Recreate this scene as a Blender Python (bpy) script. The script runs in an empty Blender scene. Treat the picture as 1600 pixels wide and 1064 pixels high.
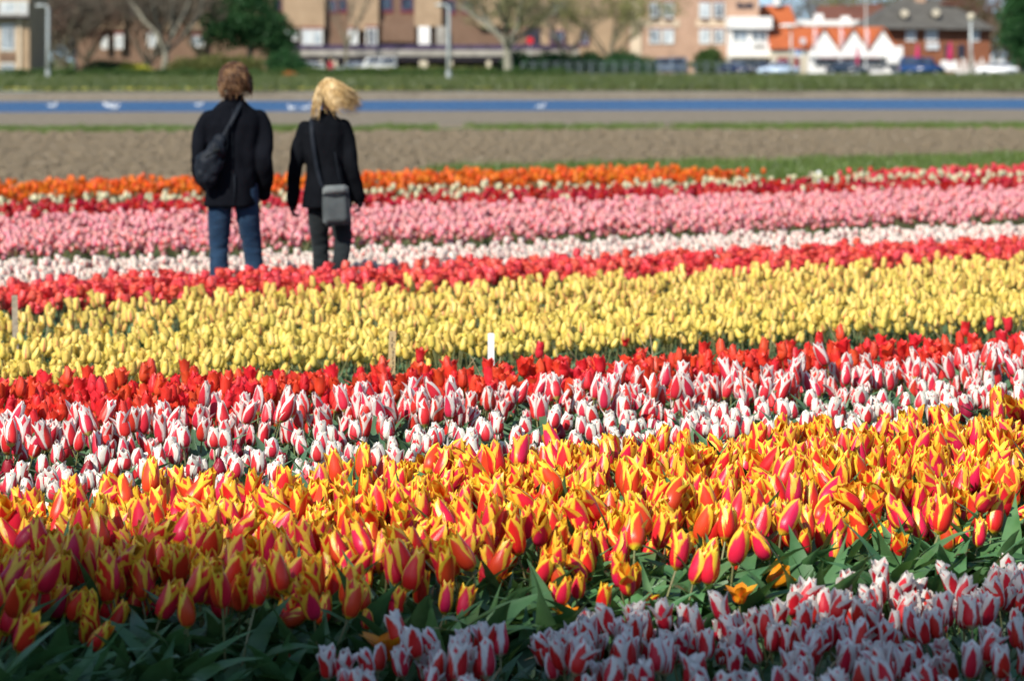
import bpy, bmesh, math, random
import numpy as np
from mathutils import Vector, Matrix, noise
R = math.radians
rng = random.Random(7)
nr = np.random.default_rng(11)
SC = bpy.context.scene
COL = SC.collection

# ------------------------------------------------------------------ camera
F = 5000.0; HZ = 93.0; CH = 1.8            # focal length in photo pixels, horizon row, camera height
cam_d = bpy.data.cameras.new('camera'); cam = bpy.data.objects.new('camera', cam_d); COL.objects.link(cam)
cam.location = (0, 0, CH); cam.rotation_euler = (R(90), 0, 0)
cam_d.sensor_width = 36; cam_d.lens = F / 1600 * 36
cam_d.shift_y = -(532 - HZ) / 1600
cam_d.clip_start = 0.5; cam_d.clip_end = 6000
cam_d.dof.use_dof = True; cam_d.dof.focus_distance = 11.6
cam_d.dof.aperture_fstop = 112.5 / 27.0
cam_d.dof.aperture_blades = 0
SC.camera = cam

# ------------------------------------------------------------------ light
SUN_EL = 40.0; SD = Vector((0.60, 0.80, 0)).normalized()      # horizontal travel of the sunlight
w = bpy.data.worlds.new('World'); SC.world = w; w.use_nodes = True
nt = w.node_tree; bg = nt.nodes['Background']
sky = nt.nodes.new('ShaderNodeTexSky'); sky.sky_type = 'NISHITA'; sky.sun_disc = False
sky.sun_elevation = R(SUN_EL); sky.sun_rotation = math.atan2(-SD.x, -SD.y)
sky.air_density = 1.0; sky.dust_density = 0.3; sky.ozone_density = 1.0
tcs = nt.nodes.new('ShaderNodeTexCoord'); va = nt.nodes.new('ShaderNodeVectorMath'); va.operation = 'ADD'; va.inputs[1].default_value = (0, 0, .12)
vn = nt.nodes.new('ShaderNodeVectorMath'); vn.operation = 'NORMALIZE'
nt.links.new(tcs.outputs['Generated'], va.inputs[0]); nt.links.new(va.outputs[0], vn.inputs[0]); nt.links.new(vn.outputs[0], sky.inputs[0])
nt.links.new(sky.outputs[0], bg.inputs[0]); bg.inputs[1].default_value = 0.115
sl = bpy.data.lights.new('sun', 'SUN'); sl.energy = 5.0; sl.angle = R(0.53); sl.color = (1, .94, .84)
so = bpy.data.objects.new('sun', sl); COL.objects.link(so)
sd3 = Vector((SD.x * math.cos(R(SUN_EL)), SD.y * math.cos(R(SUN_EL)), -math.sin(R(SUN_EL))))
so.rotation_euler = sd3.to_track_quat('-Z', 'Y').to_euler(); so.location = (-20, -20, 30)
vs = SC.view_settings; vs.view_transform = 'Standard'; vs.look = 'None'; vs.gamma = 1; vs.exposure = 0.42
vs.use_curve_mapping = False
SC.cycles.max_bounces = 6; SC.cycles.transparent_max_bounces = 6; SC.cycles.transmission_bounces = 4
SC.cycles.caustics_reflective = False; SC.cycles.caustics_refractive = False
SC.cycles.sample_clamp_indirect = 6

# ------------------------------------------------------------------ geometry of the place
CT, ST = 0.8386, 0.5446                      # direction of the flower rows
def st(X, Y): return (-ST * X + CT * Y, CT * X + ST * Y)      # s across the rows, t along them
def xy(s, t): return (-ST * s + CT * t, CT * s + ST * t)
def at(px, py, Y): return Vector(((px - 800) / F * Y, Y, CH - (py - HZ) / F * Y))
def pix(X, Y, Z): return (800 + X / Y * F, HZ + (CH - Z) / Y * F)

ORG = {}
def tag(o, label=None, cat=None, group=None, kind=None):
    if label: o['label'] = label
    if cat: o['category'] = cat
    if group: o['group'] = group
    if kind: o['kind'] = kind
    return o
def thing(name, loc, label, cat, group=None):
    o = bpy.data.objects.new(name, None); COL.objects.link(o); o.location = loc
    o.empty_display_size = .1
    ORG[o.name] = Vector(loc)
    return tag(o, label, cat, group)
def smooth(me, on=True):
    me.polygons.foreach_set('use_smooth', [on] * len(me.polygons)); me.update()
def link_mesh(name, me, mats, parent=None):
    if not isinstance(mats, (list, tuple)): mats = [mats]
    for m in mats: me.materials.append(m)
    o = bpy.data.objects.new(name, me); COL.objects.link(o)
    if parent is not None:
        o.parent = parent; ORG[o.name] = ORG[parent.name]
    else: ORG[o.name] = Vector((0, 0, 0))
    return o
def obj(name, bm, mats, parent=None, sm=False, loc=None):
    """bm is in world coordinates; the object keeps its parent's origin (or loc when top-level)"""
    off = ORG[parent.name] if parent is not None else (Vector(loc) if loc is not None else Vector((0, 0, 0)))
    if off.length > 0: bmesh.ops.translate(bm, verts=bm.verts, vec=-off)
    me = bpy.data.meshes.new(name); bm.to_mesh(me); bm.free()
    if sm: smooth(me)
    o = link_mesh(name, me, mats, parent)
    if parent is None: o.location = off; ORG[o.name] = off
    return o
def box(bm, x0, x1, y0, y1, z0, z1, mi=0):
    v = [bm.verts.new(p) for p in ((x0,y0,z0),(x1,y0,z0),(x1,y1,z0),(x0,y1,z0),(x0,y0,z1),(x1,y0,z1),(x1,y1,z1),(x0,y1,z1))]
    for f in ((3,2,1,0),(4,5,6,7),(0,1,5,4),(1,2,6,5),(2,3,7,6),(3,0,4,7)):
        fc = bm.faces.new([v[i] for i in f]); fc.material_index = mi
def tube(bm, pts, rad, n=6, mi=0, cap=True, flat=1.0):
    pts = [Vector(p) for p in pts]; rings = []
    if not hasattr(rad, '__len__'): rad = [rad] * len(pts)
    ref = Vector((0.13, 0.21, 1)).normalized()
    for i, p in enumerate(pts):
        d = (pts[min(i+1, len(pts)-1)] - pts[max(i-1, 0)]).normalized()
        if i == 0:
            a = d.cross(ref)
            if a.length < .05: a = d.cross(Vector((1, .1, 0)))
        else:
            a = pa - d * pa.dot(d)
        a.normalize(); pa = a; b = d.cross(a).normalized()
        rings.append([bm.verts.new(p + (a * math.cos(2*math.pi*k/n) + b * math.sin(2*math.pi*k/n) * flat) * rad[i]) for k in range(n)])
    for i in range(len(rings)-1):
        for k in range(n):
            f = bm.faces.new((rings[i][k], rings[i][(k+1) % n], rings[i+1][(k+1) % n], rings[i+1][k])); f.material_index = mi
    if cap:
        for r_ in (rings[0][::-1], rings[-1]):
            f = bm.faces.new(r_); f.material_index = mi
def prism(bm, poly, y0, y1, mi=0):
    """polygon in x,z extruded in y"""
    a = [bm.verts.new((x, y0, z)) for x, z in poly]; b = [bm.verts.new((x, y1, z)) for x, z in poly]
    n = len(poly)
    fs = [bm.faces.new(a), bm.faces.new(b[::-1])]
    for i in range(n): fs.append(bm.faces.new((a[i], b[i], b[(i+1) % n], a[(i+1) % n])))
    for f in fs: f.material_index = mi
def ellipsoid(bm, c, r, nu=16, nv=10, mi=0):
    m = Matrix.Translation(Vector(c)) @ Matrix.Diagonal((r[0], r[1], r[2], 1))
    g = bmesh.ops.create_uvsphere(bm, u_segments=nu, v_segments=nv, radius=1, matrix=m)
    for v in g['verts']:
        for f in v.link_faces: f.material_index = mi

# ------------------------------------------------------------------ materials
class NB:
    def __init__(s, name):
        s.m = bpy.data.materials.new(name); s.m.use_nodes = True; s.t = s.m.node_tree
        s.t.nodes.clear(); s.out = s.n('ShaderNodeOutputMaterial')
    def n(s, ty, **kw):
        nd = s.t.nodes.new(ty)
        for k, v in kw.items(): setattr(nd, k, v)
        return nd
    def l(s, a, b): s.t.links.new(a, b)
    def math(s, op, a, b=None, c=None, clamp=False):
        nd = s.n('ShaderNodeMath', operation=op); nd.use_clamp = clamp
        for i, x in enumerate((a, b, c)):
            if x is None: continue
            if isinstance(x, (int, float)): nd.inputs[i].default_value = x
            else: s.l(x, nd.inputs[i])
        return nd.outputs[0]
    def mix(s, f, a, b, bt='MIX'):
        nd = s.n('ShaderNodeMix', data_type='RGBA', blend_type=bt)
        for i, x in ((0, f), (6, a), (7, b)):
            if isinstance(x, (int, float)): nd.inputs[i].default_value = x
            elif isinstance(x, (tuple, list)): nd.inputs[i].default_value = (*x[:3], 1)
            else: s.l(x, nd.inputs[i])
        return nd.outputs[2]
    def noise(s, vec, scale, detail=3, rough=.55, dim='3D'):
        nd = s.n('ShaderNodeTexNoise', noise_dimensions=dim); nd.inputs['Scale'].default_value = scale
        nd.inputs['Detail'].default_value = detail; nd.inputs['Roughness'].default_value = rough
        if vec is not None: s.l(vec, nd.inputs['Vector'])
        return nd.outputs[0]
    def ramp(s, f, stops):
        nd = s.n('ShaderNodeValToRGB'); e = nd.color_ramp.elements
        while len(e) < len(stops): e.new(.5)
        for i, (p, c) in enumerate(stops):
            e[i].position = p; e[i].color = (*c[:3], 1) if hasattr(c, '__len__') else (c, c, c, 1)
        s.l(f, nd.inputs[0]); return nd.outputs[0]
    def mapping(s, vec, scale=(1,1,1), rot=(0,0,0), loc=(0,0,0)):
        nd = s.n('ShaderNodeMapping'); nd.inputs['Scale'].default_value = scale
        nd.inputs['Rotation'].default_value = rot; nd.inputs['Location'].default_value = loc
        s.l(vec, nd.inputs[0]); return nd.outputs[0]
    def obco(s): return s.n('ShaderNodeTexCoord').outputs['Object']
    def geo(s): return s.n('ShaderNodeNewGeometry')
    def principled(s, col, rough=.6, metal=0, spec=.5, bump=None, bd=.01, bs=.5, **kw):
        p = s.n('ShaderNodeBsdfPrincipled')
        if isinstance(col, (tuple, list)): p.inputs['Base Color'].default_value = (*col[:3], 1)
        else: s.l(col, p.inputs['Base Color'])
        if isinstance(rough, (int, float)): p.inputs['Roughness'].default_value = rough
        else: s.l(rough, p.inputs['Roughness'])
        p.inputs['Metallic'].default_value = metal; p.inputs['Specular IOR Level'].default_value = spec
        for k, v in kw.items(): p.inputs[k].default_value = v
        if bump is not None:
            b = s.n('ShaderNodeBump'); b.inputs['Distance'].default_value = bd; b.inputs['Strength'].default_value = bs
            s.l(bump, b.inputs['Height']); s.l(b.outputs[0], p.inputs['Normal'])
        return p.outputs[0]
    def done(s, sh): s.l(sh, s.out.inputs[0]); return s.m

def m_plain(name, c, rough=.6, metal=0, var=.12, scale=6, bd=.004, spec=.5, c2=None, **kw):
    b = NB(name); co = b.obco(); nz = b.noise(co, scale, 4)
    c2 = c2 or tuple(x * (1 - var * 1.6) for x in c)
    col = b.mix(b.ramp(nz, [(.35, 0), (.65, 1)]), tuple(min(1, x * (1 + var * .5)) for x in c), c2)
    return b.done(b.principled(col, rough, metal, spec, b.noise(co, scale * 4, 3), bd, .5, **kw))

def m_petal(name, edge, flame=None, fw=.6, tip=.96, inner=None, base=None, var=.03, valvar=.12, rough=.42, trans=.30, soft=.12, solidmix=None, streak=.3):
    b = NB(name); uv = b.n('ShaderNodeUVMap').outputs[0]
    sep = b.n('ShaderNodeSeparateXYZ'); b.l(uv, sep.inputs[0]); u, v = sep.outputs[0], sep.outputs[1]
    rnd = b.n('ShaderNodeObjectInfo').outputs['Random']
    a = b.math('ABSOLUTE', b.math('SUBTRACT', b.math('MULTIPLY', u, 2), 1))
    comb = b.n('ShaderNodeCombineXYZ'); b.l(b.math('MULTIPLY', u, 26), comb.inputs[0]); b.l(b.math('MULTIPLY', v, 2.4), comb.inputs[1]); b.l(b.math('MULTIPLY', rnd, 37), comb.inputs[2])
    fine = b.noise(comb.outputs[0], 1.0, 3, .6)
    comb2 = b.n('ShaderNodeCombineXYZ'); b.l(b.math('MULTIPLY', u, 5), comb2.inputs[0]); b.l(b.math('MULTIPLY', v, 3), comb2.inputs[1]); b.l(b.math('MULTIPLY', rnd, 91), comb2.inputs[2])
    big = b.noise(comb2.outputs[0], 1.0, 2, .5)
    if flame is not None:
        # flame: widest at v .35, runs to a point near the tip
        vv = b.math('DIVIDE', v, tip)
        prof = b.math('SUBTRACT', 1, b.math('POWER', b.math('MAXIMUM', vv, 0.0001), 3.2))
        fwr = b.math('ADD', fw, b.math('MULTIPLY', b.math('SUBTRACT', rnd, .5), .22))
        T = b.math('MULTIPLY', b.math('MULTIPLY', prof, b.math('SUBTRACT', 1.12, b.math('MULTIPLY', v, .38))), fwr)
        d = b.math('SUBTRACT', T, a)
        d = b.math('ADD', d, b.math('MULTIPLY', b.math('SUBTRACT', fine, .5), streak))
        d = b.math('ADD', d, b.math('MULTIPLY', b.math('SUBTRACT', big, .5), streak))
        mask = b.math('DIVIDE', b.math('ADD', d, soft * .5), soft, clamp=True)
        col = b.mix(mask, edge, flame)
        if inner is not None:
            icol = b.mix(b.math('MULTIPLY', mask, .8), edge, inner)
            col = b.mix(b.geo().outputs['Backfacing'], col, icol)
    else:
        col = b.mix(b.ramp(big, [(.35, 0), (.7, 1)]), edge, solidmix or tuple(x * .8 for x in edge))
    if base is not None:
        bm_ = b.math('MULTIPLY', b.math('SUBTRACT', .16, v), 11, clamp=True)
        col = b.mix(bm_, col, base)
    hsv = b.n('ShaderNodeHueSaturation'); b.l(col, hsv.inputs['Color'])
    b.l(b.math('ADD', .5 - var / 2, b.math('MULTIPLY', rnd, var)), hsv.inputs['Hue'])
    r2 = b.math('FRACT', b.math('MULTIPLY', rnd, 7.31))
    val = b.math('ADD', 1 - valvar, b.math('MULTIPLY', r2, valvar * 1.4))
    val = b.math('MULTIPLY', val, b.math('ADD', .88, b.math('MULTIPLY', fine, .24)))
    b.l(val, hsv.inputs['Value'])
    p = b.principled(hsv.outputs[0], rough, 0, .45, fine, .0012, .6)
    tr = b.n('ShaderNodeBsdfTranslucent'); b.l(hsv.outputs[0], tr.inputs[0])
    mx = b.n('ShaderNodeMixShader'); mx.inputs[0].default_value = trans; b.l(p, mx.inputs[1]); b.l(tr.outputs[0], mx.inputs[2])
    return b.done(mx.outputs[0])

def m_leaf(name, c, c2, trans=.22, rough=.38, spec=.5):
    b = NB(name); uv = b.n('ShaderNodeUVMap').outputs[0]; rnd = b.n('ShaderNodeObjectInfo').outputs['Random']
    mp = b.mapping(uv, (30, 1.5, 1)); fine = b.noise(mp, 1.0, 3)
    big = b.noise(b.obco(), 14, 2)
    col = b.mix(b.ramp(big, [(.35, 0), (.65, 1)]), c, c2)
    hsv = b.n('ShaderNodeHueSaturation'); b.l(col, hsv.inputs['Color'])
    b.l(b.math('ADD', .485, b.math('MULTIPLY', rnd, .03)), hsv.inputs['Hue'])
    b.l(b.math('ADD', .7, b.math('ADD', b.math('MULTIPLY', b.math('FRACT', b.math('MULTIPLY', rnd, 5.7)), .4), b.math('MULTIPLY', fine, .2))), hsv.inputs['Value'])
    p = b.principled(hsv.outputs[0], rough, 0, spec, fine, .001, .5)
    tr = b.n('ShaderNodeBsdfTranslucent'); b.l(b.mix(.5, hsv.outputs[0], (.16, .28, .03)), tr.inputs[0])
    mx = b.n('ShaderNodeMixShader'); mx.inputs[0].default_value = trans; b.l(p, mx.inputs[1]); b.l(tr.outputs[0], mx.inputs[2])
    return b.done(mx.outputs[0])

M = {}
M['tleaf'] = m_leaf('tulip_leaf', (.070, .150, .070), (.115, .205, .105))
M['tleaf_dark'] = m_leaf('tulip_leaf_deep', (.058, .150, .050), (.095, .205, .080))
M['stem'] = m_leaf('tulip_stem', (.16, .20, .07), (.20, .17, .08), .1)
M['grass'] = m_leaf('grass_blade', (.10, .17, .03), (.17, .21, .05), .25)

# petals of each kind of tulip
YEL = (.86, .50, .02); RED = (.74, .035, .05)
P_FLAME = m_petal('petal_yellow_red', (.94, .60, .045), (.76, .018, .028), .88, 1.05, (.86, .12, .012), (.75, .55, .03), .03, .20, soft=.20, streak=.42, trans=.20, rough=.34)
P_WHITE = m_petal('petal_white_red', (.82, .79, .72), (.76, .02, .03), .80, .97, (.66, .08, .10), (.70, .62, .35), .012, .12, soft=.12, streak=.5)
P_CANDY = m_petal('petal_rose_white', (.88, .83, .76), (.80, .035, .055), .80, 1.05, (.78, .12, .16), (.75, .65, .15), .02, .12, soft=.14, streak=.32)
P_CREAM = m_petal('petal_cream_red', (.86, .84, .74), (.74, .035, .06), .64, .93, (.7, .12, .16), (.80, .80, .62), .012, .08, soft=.10, streak=.26)
P_CRIM  = m_petal('petal_crimson', (.44, .012, .04), None, base=(.3, .02, .03), var=.015)
P_RED   = m_petal('petal_scarlet', (.86, .045, .022), None, base=(.80, .45, .03), var=.02, valvar=.18, solidmix=(.84, .075, .05))
P_YEL   = m_petal('petal_yellow', (.93, .74, .15), None, base=(.66, .60, .10), var=.015, valvar=.18, solidmix=(.92, .70, .20))
P_YELR  = m_petal('petal_yellow_streak', (.92, .72, .18), (.82, .24, .14), .22, .95, (.8, .5, .1), (.66, .60, .10), .02, .10, soft=.2, streak=.5)
P_CORAL = m_petal('petal_coral', (.88, .075, .048), None, base=(.7, .3, .2), var=.02, valvar=.14, solidmix=(.88, .15, .15))
P_PALE  = m_petal('petal_pale_pink', (.88, .80, .70), (.80, .22, .22), .48, .9, None, (.7, .68, .4), .03, .12, soft=.4, streak=.5)
P_PINK  = m_petal('petal_pink', (.88, .48, .47), (.82, .09, .15), .62, .95, None, (.7, .5, .4), .03, .16, soft=.5, streak=.7)
P_DEEP  = m_petal('petal_deep_red', (.62, .014, .022), None, base=(.5, .1, .02), var=.02, valvar=.18)
P_IVORY = m_petal('petal_ivory', (.82, .76, .50), None, base=(.7, .7, .3), var=.02)
P_ORNG  = m_petal('petal_orange', (.85, .13, .015), None, base=(.8, .4, .02), var=.03, valvar=.16, solidmix=(.88, .24, .02))
P_CERISE= m_petal('petal_cerise', (.80, .035, .06), None, base=(.7, .3, .1), var=.02, valvar=.16, solidmix=(.84, .09, .12))
P_OPEN  = m_petal('petal_orange_open', (.86, .34, .012), (.80, .12, .01), .34, .9, (.85, .22, .01), (.80, .5, .02), .03, .1, soft=.5)

# ------------------------------------------------------------------ tulips
class MA:                                     # plain mesh arrays with uv and material index
    def __init__(s): s.v = []; s.f = []; s.uv = []; s.mi = []
    def grid(s, P, mi):
        nv, nu = len(P), len(P[0]); b0 = len(s.v)
        for row in P: s.v.extend(row)
        for j in range(nv-1):
            for i in range(nu-1):
                a = b0 + j*nu + i
                s.f.append((a, a+1, a+nu+1, a+nu)); s.mi.append(mi)
                for (jj, ii) in ((j, i), (j, i+1), (j+1, i+1), (j+1, i)): s.uv.append((ii/(nu-1), jj/(nv-1)))
    def mesh(s, name, mats):
        me = bpy.data.meshes.new(name); me.from_pydata(s.v, [], s.f)
        ul = me.uv_layers.new(name='UVMap'); ul.data.foreach_set('uv', np.array(s.uv, dtype=np.float32).ravel())
        for m in mats: me.materials.append(m)
        me.polygons.foreach_set('material_index', s.mi); me.polygons.foreach_set('use_smooth', [True]*len(s.f)); me.update()
        return me

def petal_pts(H, Rm, W, rtip, curl, pp, pq, nu, nv, r_, az, wav=.0, vw=.42):
    rows = []
    ph = r_.uniform(0, 6.28); amp = wav * r_.uniform(.5, 1.3)
    nrm = max((x/20)**.55 * (1-(x/20)**pp)**pq for x in range(21))
    twist = r_.uniform(-.12, .12)
    for j in range(nv+1):
        v = j / nv
        if v < vw: r = Rm * math.sqrt(max(0, 1 - (1 - v/vw)**2)) * (.92 + .08 * v / vw)
        else:
            s_ = (v - vw) / (1 - vw); r = Rm + (rtip - Rm) * s_**1.5 + curl * s_**4
        z = H * (v ** 1.12)
        if curl > 0 and v > .75: z -= curl * .35 * ((v - .75) / .25) ** 2
        sh = (max(v, .012)**.55 * (1 - min(v, .999)**pp)**pq) / nrm
        wd = W * sh; Rc = max(r, Rm * .62) * 1.12
        row = []
        for i in range(nu+1):
            u = 2 * i / nu - 1; a = u * wd / Rc
            rad = r - Rc + Rc * math.cos(a) + amp * Rm * math.sin(ph + 6*v + 2*u) * abs(u)**1.5 + .05 * Rm * (1 - abs(u)) * (v > .1)
            tg = Rc * math.sin(a)
            th = az + twist * v
            row.append(Vector((rad*math.cos(th) - tg*math.sin(th), rad*math.sin(th) + tg*math.cos(th), z)))
        rows.append(row)
    return rows

def tulip_variant(r_, k):
    """arrays of one plant: stem, petals, leaves (plant space, z up)"""
    h = k['h'] * r_.uniform(.9, 1.08)
    lean = k.get('lean', .16) * r_.uniform(.2, 1.0); la = r_.uniform(0, 6.28)
    top = Vector((math.cos(la)*lean*h, math.sin(la)*lean*h, h - k['H']))
    tilt = k.get('tilt', .30) * r_.uniform(.1, 1.0)
    axis = Vector((-math.sin(la), math.cos(la), 0)); rot = Matrix.Rotation(tilt, 3, axis)
    stem = MA(); n = k.get('sn', 5); rows = []
    nseg = 4
    for j in range(nseg+1):
        v = j/nseg; c = Vector((top.x * v**2, top.y * v**2, top.z * v)); rr = k.get('sr', .0032)
        rows.append([c + Vector((math.cos(2*math.pi*i/n), math.sin(2*math.pi*i/n), 0)) * rr for i in range(n+1)])
    stem.grid(rows, 1)
    petals = []
    op = r_.random() ** k.get('opow', 1.5); a0 = r_.uniform(0, 6.28)
    rt = k['rt'][0] + (k['rt'][1] - k['rt'][0]) * op
    for q in range(6):
        inner = q >= 3
        az = a0 + (q % 3) * 2.094 + (1.047 if inner else 0) + r_.uniform(-.12, .12)
        Rm = k['R'] * (.84 if inner else 1.0) * r_.uniform(.94, 1.06)
        Hh = k['H'] * (1.03 if inner else 1.0) * r_.uniform(.92, 1.05)
        rtq = rt * (.8 if inner else 1) * r_.uniform(.7, 1.3)
        cu = k.get('curl', 0) * r_.uniform(0, 1) * (0.4 if inner else 1)
        if r_.random() < k.get('loose', 0): rtq += k['R'] * r_.uniform(.6, 1.5); Hh *= .92
        pts = petal_pts(Hh, Rm, k['W'] * r_.uniform(.93, 1.06), rtq, cu, k['pp'], k['pq'], k['nu'], k['nv'], r_, az, k.get('wav', .06))
        ma = MA(); ma.grid([[rot @ p + top for p in row] for row in pts], 0); petals.append(ma)
    leaves = []
    for q in range(k['nl']):
        L = k['L'] * r_.uniform(.75, 1.12); Wd = k['LW'] * r_.uniform(.75, 1.1)
        az = r_.uniform(0, 6.28); e0 = r_.uniform(1.05, 1.45); e1 = e0 - r_.uniform(.5, 1.5)
        nseg = k.get('ln', 6); p = Vector((math.cos(az)*.006, math.sin(az)*.006, r_.uniform(0, .03))); rows = []
        side = Vector((-math.sin(az), math.cos(az), 0)); tw = r_.uniform(-.7, .7); wv = r_.uniform(0, 6.28)
        for j in range(nseg+1):
            v = j/nseg; e = e0 + (e1 - e0) * v**1.3
            d = Vector((math.cos(az)*math.cos(e), math.sin(az)*math.cos(e), math.sin(e)))
            if j: p = p + d * (L/nseg)
            up = side.cross(d)
            if up.z < 0 : up = -up
            Wd_ = Wd * (1 + .12*math.sin(wv*3 + v*9)); wd = Wd_ * (.35 + .65*math.sin(math.pi*min(1, v*.95+.08))) * (1 - v**3.2) if j < nseg else .0005
            sd = (side * math.cos(tw*v) + up * math.sin(tw*v)).normalized()
            upv = sd.cross(d); upv = upv if upv.z > 0 else -upv
            fold = .32 * (1 - .6*v)
            row = []
            for i in range(5):
                u = -1 + i/2
                row.append(p + sd * (u*wd) + upv * (abs(u)**1.4 * wd * fold + .16 * wd * math.sin(wv + v*9 + i) ))
            rows.append(row)
        ma = MA(); ma.grid(rows, 2); leaves.append(ma)
    return stem, petals, leaves
def merge(parts):
    o = MA()
    for p in parts:
        b0 = len(o.v); o.v += p.v; o.f += [tuple(i + b0 for i in f) for f in p.f]; o.uv += p.uv; o.mi += p.mi
    return o

PROTO = {}
def make_kind(name, k, pm, nvar, seed, split):
    """split 0: one mesh; 1: stem, bloom, leaves; 2: stem, petals, leaves"""
    r_ = random.Random(seed); out = []
    mats = [pm, M['stem'], M[k.get('leafm', 'tleaf')]]
    c = bpy.data.collections.new(name + '_kinds')           # never linked to the scene
    for i in range(nvar):
        st_, pe, le = tulip_variant(r_, k)
        parts = []
        full = merge([st_] + pe + le).mesh(name, mats)
        pr = bpy.data.objects.new(name + '_model', full); c.objects.link(pr)
        if split == 2:
            parts = [('stem', st_.mesh('stem', mats))] + [('petal', p.mesh('petal', mats)) for p in pe] + [('leaf', p.mesh('leaf', mats)) for p in le]
        elif split == 1:
            parts = [('stem', st_.mesh('stem', mats)), ('bloom', merge(pe).mesh('bloom', mats))] + [('leaf', p.mesh('leaf', mats)) for p in le]
        out.append((parts, full))
    PROTO[name] = (out, c, k)

_gn = {}
def scatter(name, coll, pts, rots, scales, idxs, label=None, cat=None):
    me = bpy.data.meshes.new(name); me.from_pydata([tuple(p) for p in pts], [], [])
    a = me.attributes.new('rot', 'FLOAT_VECTOR', 'POINT'); a.data.foreach_set('vector', np.array(rots, dtype=np.float32).ravel())
    a = me.attributes.new('scl', 'FLOAT', 'POINT'); a.data.foreach_set('value', np.array(scales, dtype=np.float32))
    a = me.attributes.new('idx', 'INT', 'POINT'); a.data.foreach_set('value', np.array(idxs, dtype=np.int32))
    o = bpy.data.objects.new(name, me); COL.objects.link(o)
    g = bpy.data.node_groups.new(name + '_scatter', 'GeometryNodeTree')
    g.interface.new_socket('Geometry', in_out='INPUT', socket_type='NodeSocketGeometry')
    g.interface.new_socket('Geometry', in_out='OUTPUT', socket_type='NodeSocketGeometry')
    N = g.nodes; L = g.links
    gi = N.new('NodeGroupInput'); go = N.new('NodeGroupOutput')
    ci = N.new('GeometryNodeCollectionInfo'); ci.inputs[0].default_value = coll; ci.inputs['Separate Children'].default_value = True; ci.inputs['Reset Children'].default_value = True
    ip = N.new('GeometryNodeInstanceOnPoints'); ip.inputs['Pick Instance'].default_value = True
    def na(nm, ty):
        x = N.new('GeometryNodeInputNamedAttribute'); x.data_type = ty; x.inputs[0].default_value = nm; return x.outputs[0]
    L.new(gi.outputs[0], ip.inputs['Points']); L.new(ci.outputs[0], ip.inputs['Instance'])
    L.new(na('idx', 'INT'), ip.inputs['Instance Index'])
    er = N.new('FunctionNodeEulerToRotation'); L.new(na('rot', 'FLOAT_VECTOR'), er.inputs[0]); L.new(er.outputs[0], ip.inputs['Rotation'])
    L.new(na('scl', 'FLOAT'), ip.inputs['Scale'])
    L.new(ip.outputs[0], go.inputs[0])
    md = o.modifiers.new('scatter', 'NODES'); md.node_group = g
    tag(o, label, cat, kind='stuff')
    return o

def bed_points(s0, s1, t0, t1, dens, seed, keep=None, jit=.42):
    """jittered grid of plants over the bed, s across, t along"""
    r_ = np.random.default_rng(seed); d = 1/math.sqrt(dens)
    ss = np.arange(s0 + d*.5, s1, d); tt = np.arange(t0, t1, d)
    S, T = np.meshgrid(ss, tt, indexing='ij')
    S = S + r_.uniform(-jit, jit, S.shape) * d; T = T + r_.uniform(-jit, jit, T.shape) * d + (np.arange(S.shape[0]) % 2)[:, None] * d * .5
    S = S.ravel(); T = T.ravel()
    if keep is not None:
        m = keep(S, T, r_); S = S[m]; T = T[m]
    return S, T

def frame_t(s, px):
    """t on row s where a point shows at photo column px"""
    k = (px - 800) / F
    Y = s / (CT - ST * k); X = k * Y
    return st(X, Y)[1]

def plant_bed(kinds, s0, s1, dens, seed, labels, group, nind=290, keep=None, over=(-1.2, 1.2), trange=None, only=None):
    """kinds: list of (kind name, share); labels: per kind; individuals nearest the camera, the rest one object"""
    ta = min(frame_t(s0, 0), frame_t(s1, 0)) + over[0]; tb = max(frame_t(s0, 1600), frame_t(s1, 1600)) + over[1]
    if trange: ta, tb = max(ta, trange[0]), min(tb, trange[1])
    S, T = bed_points(s0, s1, ta, tb, dens, seed, keep)
    r_ = random.Random(seed + 5); per = {k: [] for k, _ in kinds}
    names = [k for k, _ in kinds]; wts = [p for _, p in kinds]
    for s, t in zip(S, T):
        X, Y = xy(s, t); per[r_.choices(names, wts)[0]].append((X, Y, r_.uniform(0, 6.283), r_.uniform(.80, 1.14)))
    for kn in names:
        var, coll, k = PROTO[kn]; L_ = per[kn]; vis = []; rest = []
        for p in L_:
            px, py = pix(p[0], p[1], k['h'] * p[3] - k['H']*.5)
            (vis if (6 < px < 1594 and py < 1056) else rest).append(p)
        vis.sort(key=lambda p: p[1]); m_ = nind if only is None or kn == only else 0
        ind, rest = vis[:m_], vis[m_:] + rest
        for (X, Y, rz, sc) in ind:
            i = r_.randrange(len(var)); parts, full = var[i]
            lx, ly = r_.gauss(0, .05), r_.gauss(0, .05)
            if parts:
                ro = bpy.data.objects.new(kn, None); ro.empty_display_size = .02; COL.objects.link(ro)
                for pn, me in parts:
                    c = bpy.data.objects.new(pn, me); c.parent = ro; COL.objects.link(c)
            else:
                ro = bpy.data.objects.new(kn, full); COL.objects.link(ro)
            ro.location = (X, Y, 0); ro.rotation_euler = (lx, ly, rz); ro.scale = (sc,)*3
            px_ = pix(X, Y, .3)[0]; ro['label'] = labels[kn][0] + (', at left', ', in the middle', ', at right')[min(2, max(0, int(px_/533.4)))]; ro['category'] = 'tulip'; ro['group'] = labels[kn][1]
        if rest:
            scatter(kn + '_mass', coll, [(p[0], p[1], 0) for p in rest], [(r_.gauss(0, .05), r_.gauss(0, .05), p[2]) for p in rest],
                    [p[3] for p in rest], [r_.randrange(len(var)) for _ in rest], labels[kn][2], None)

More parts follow.
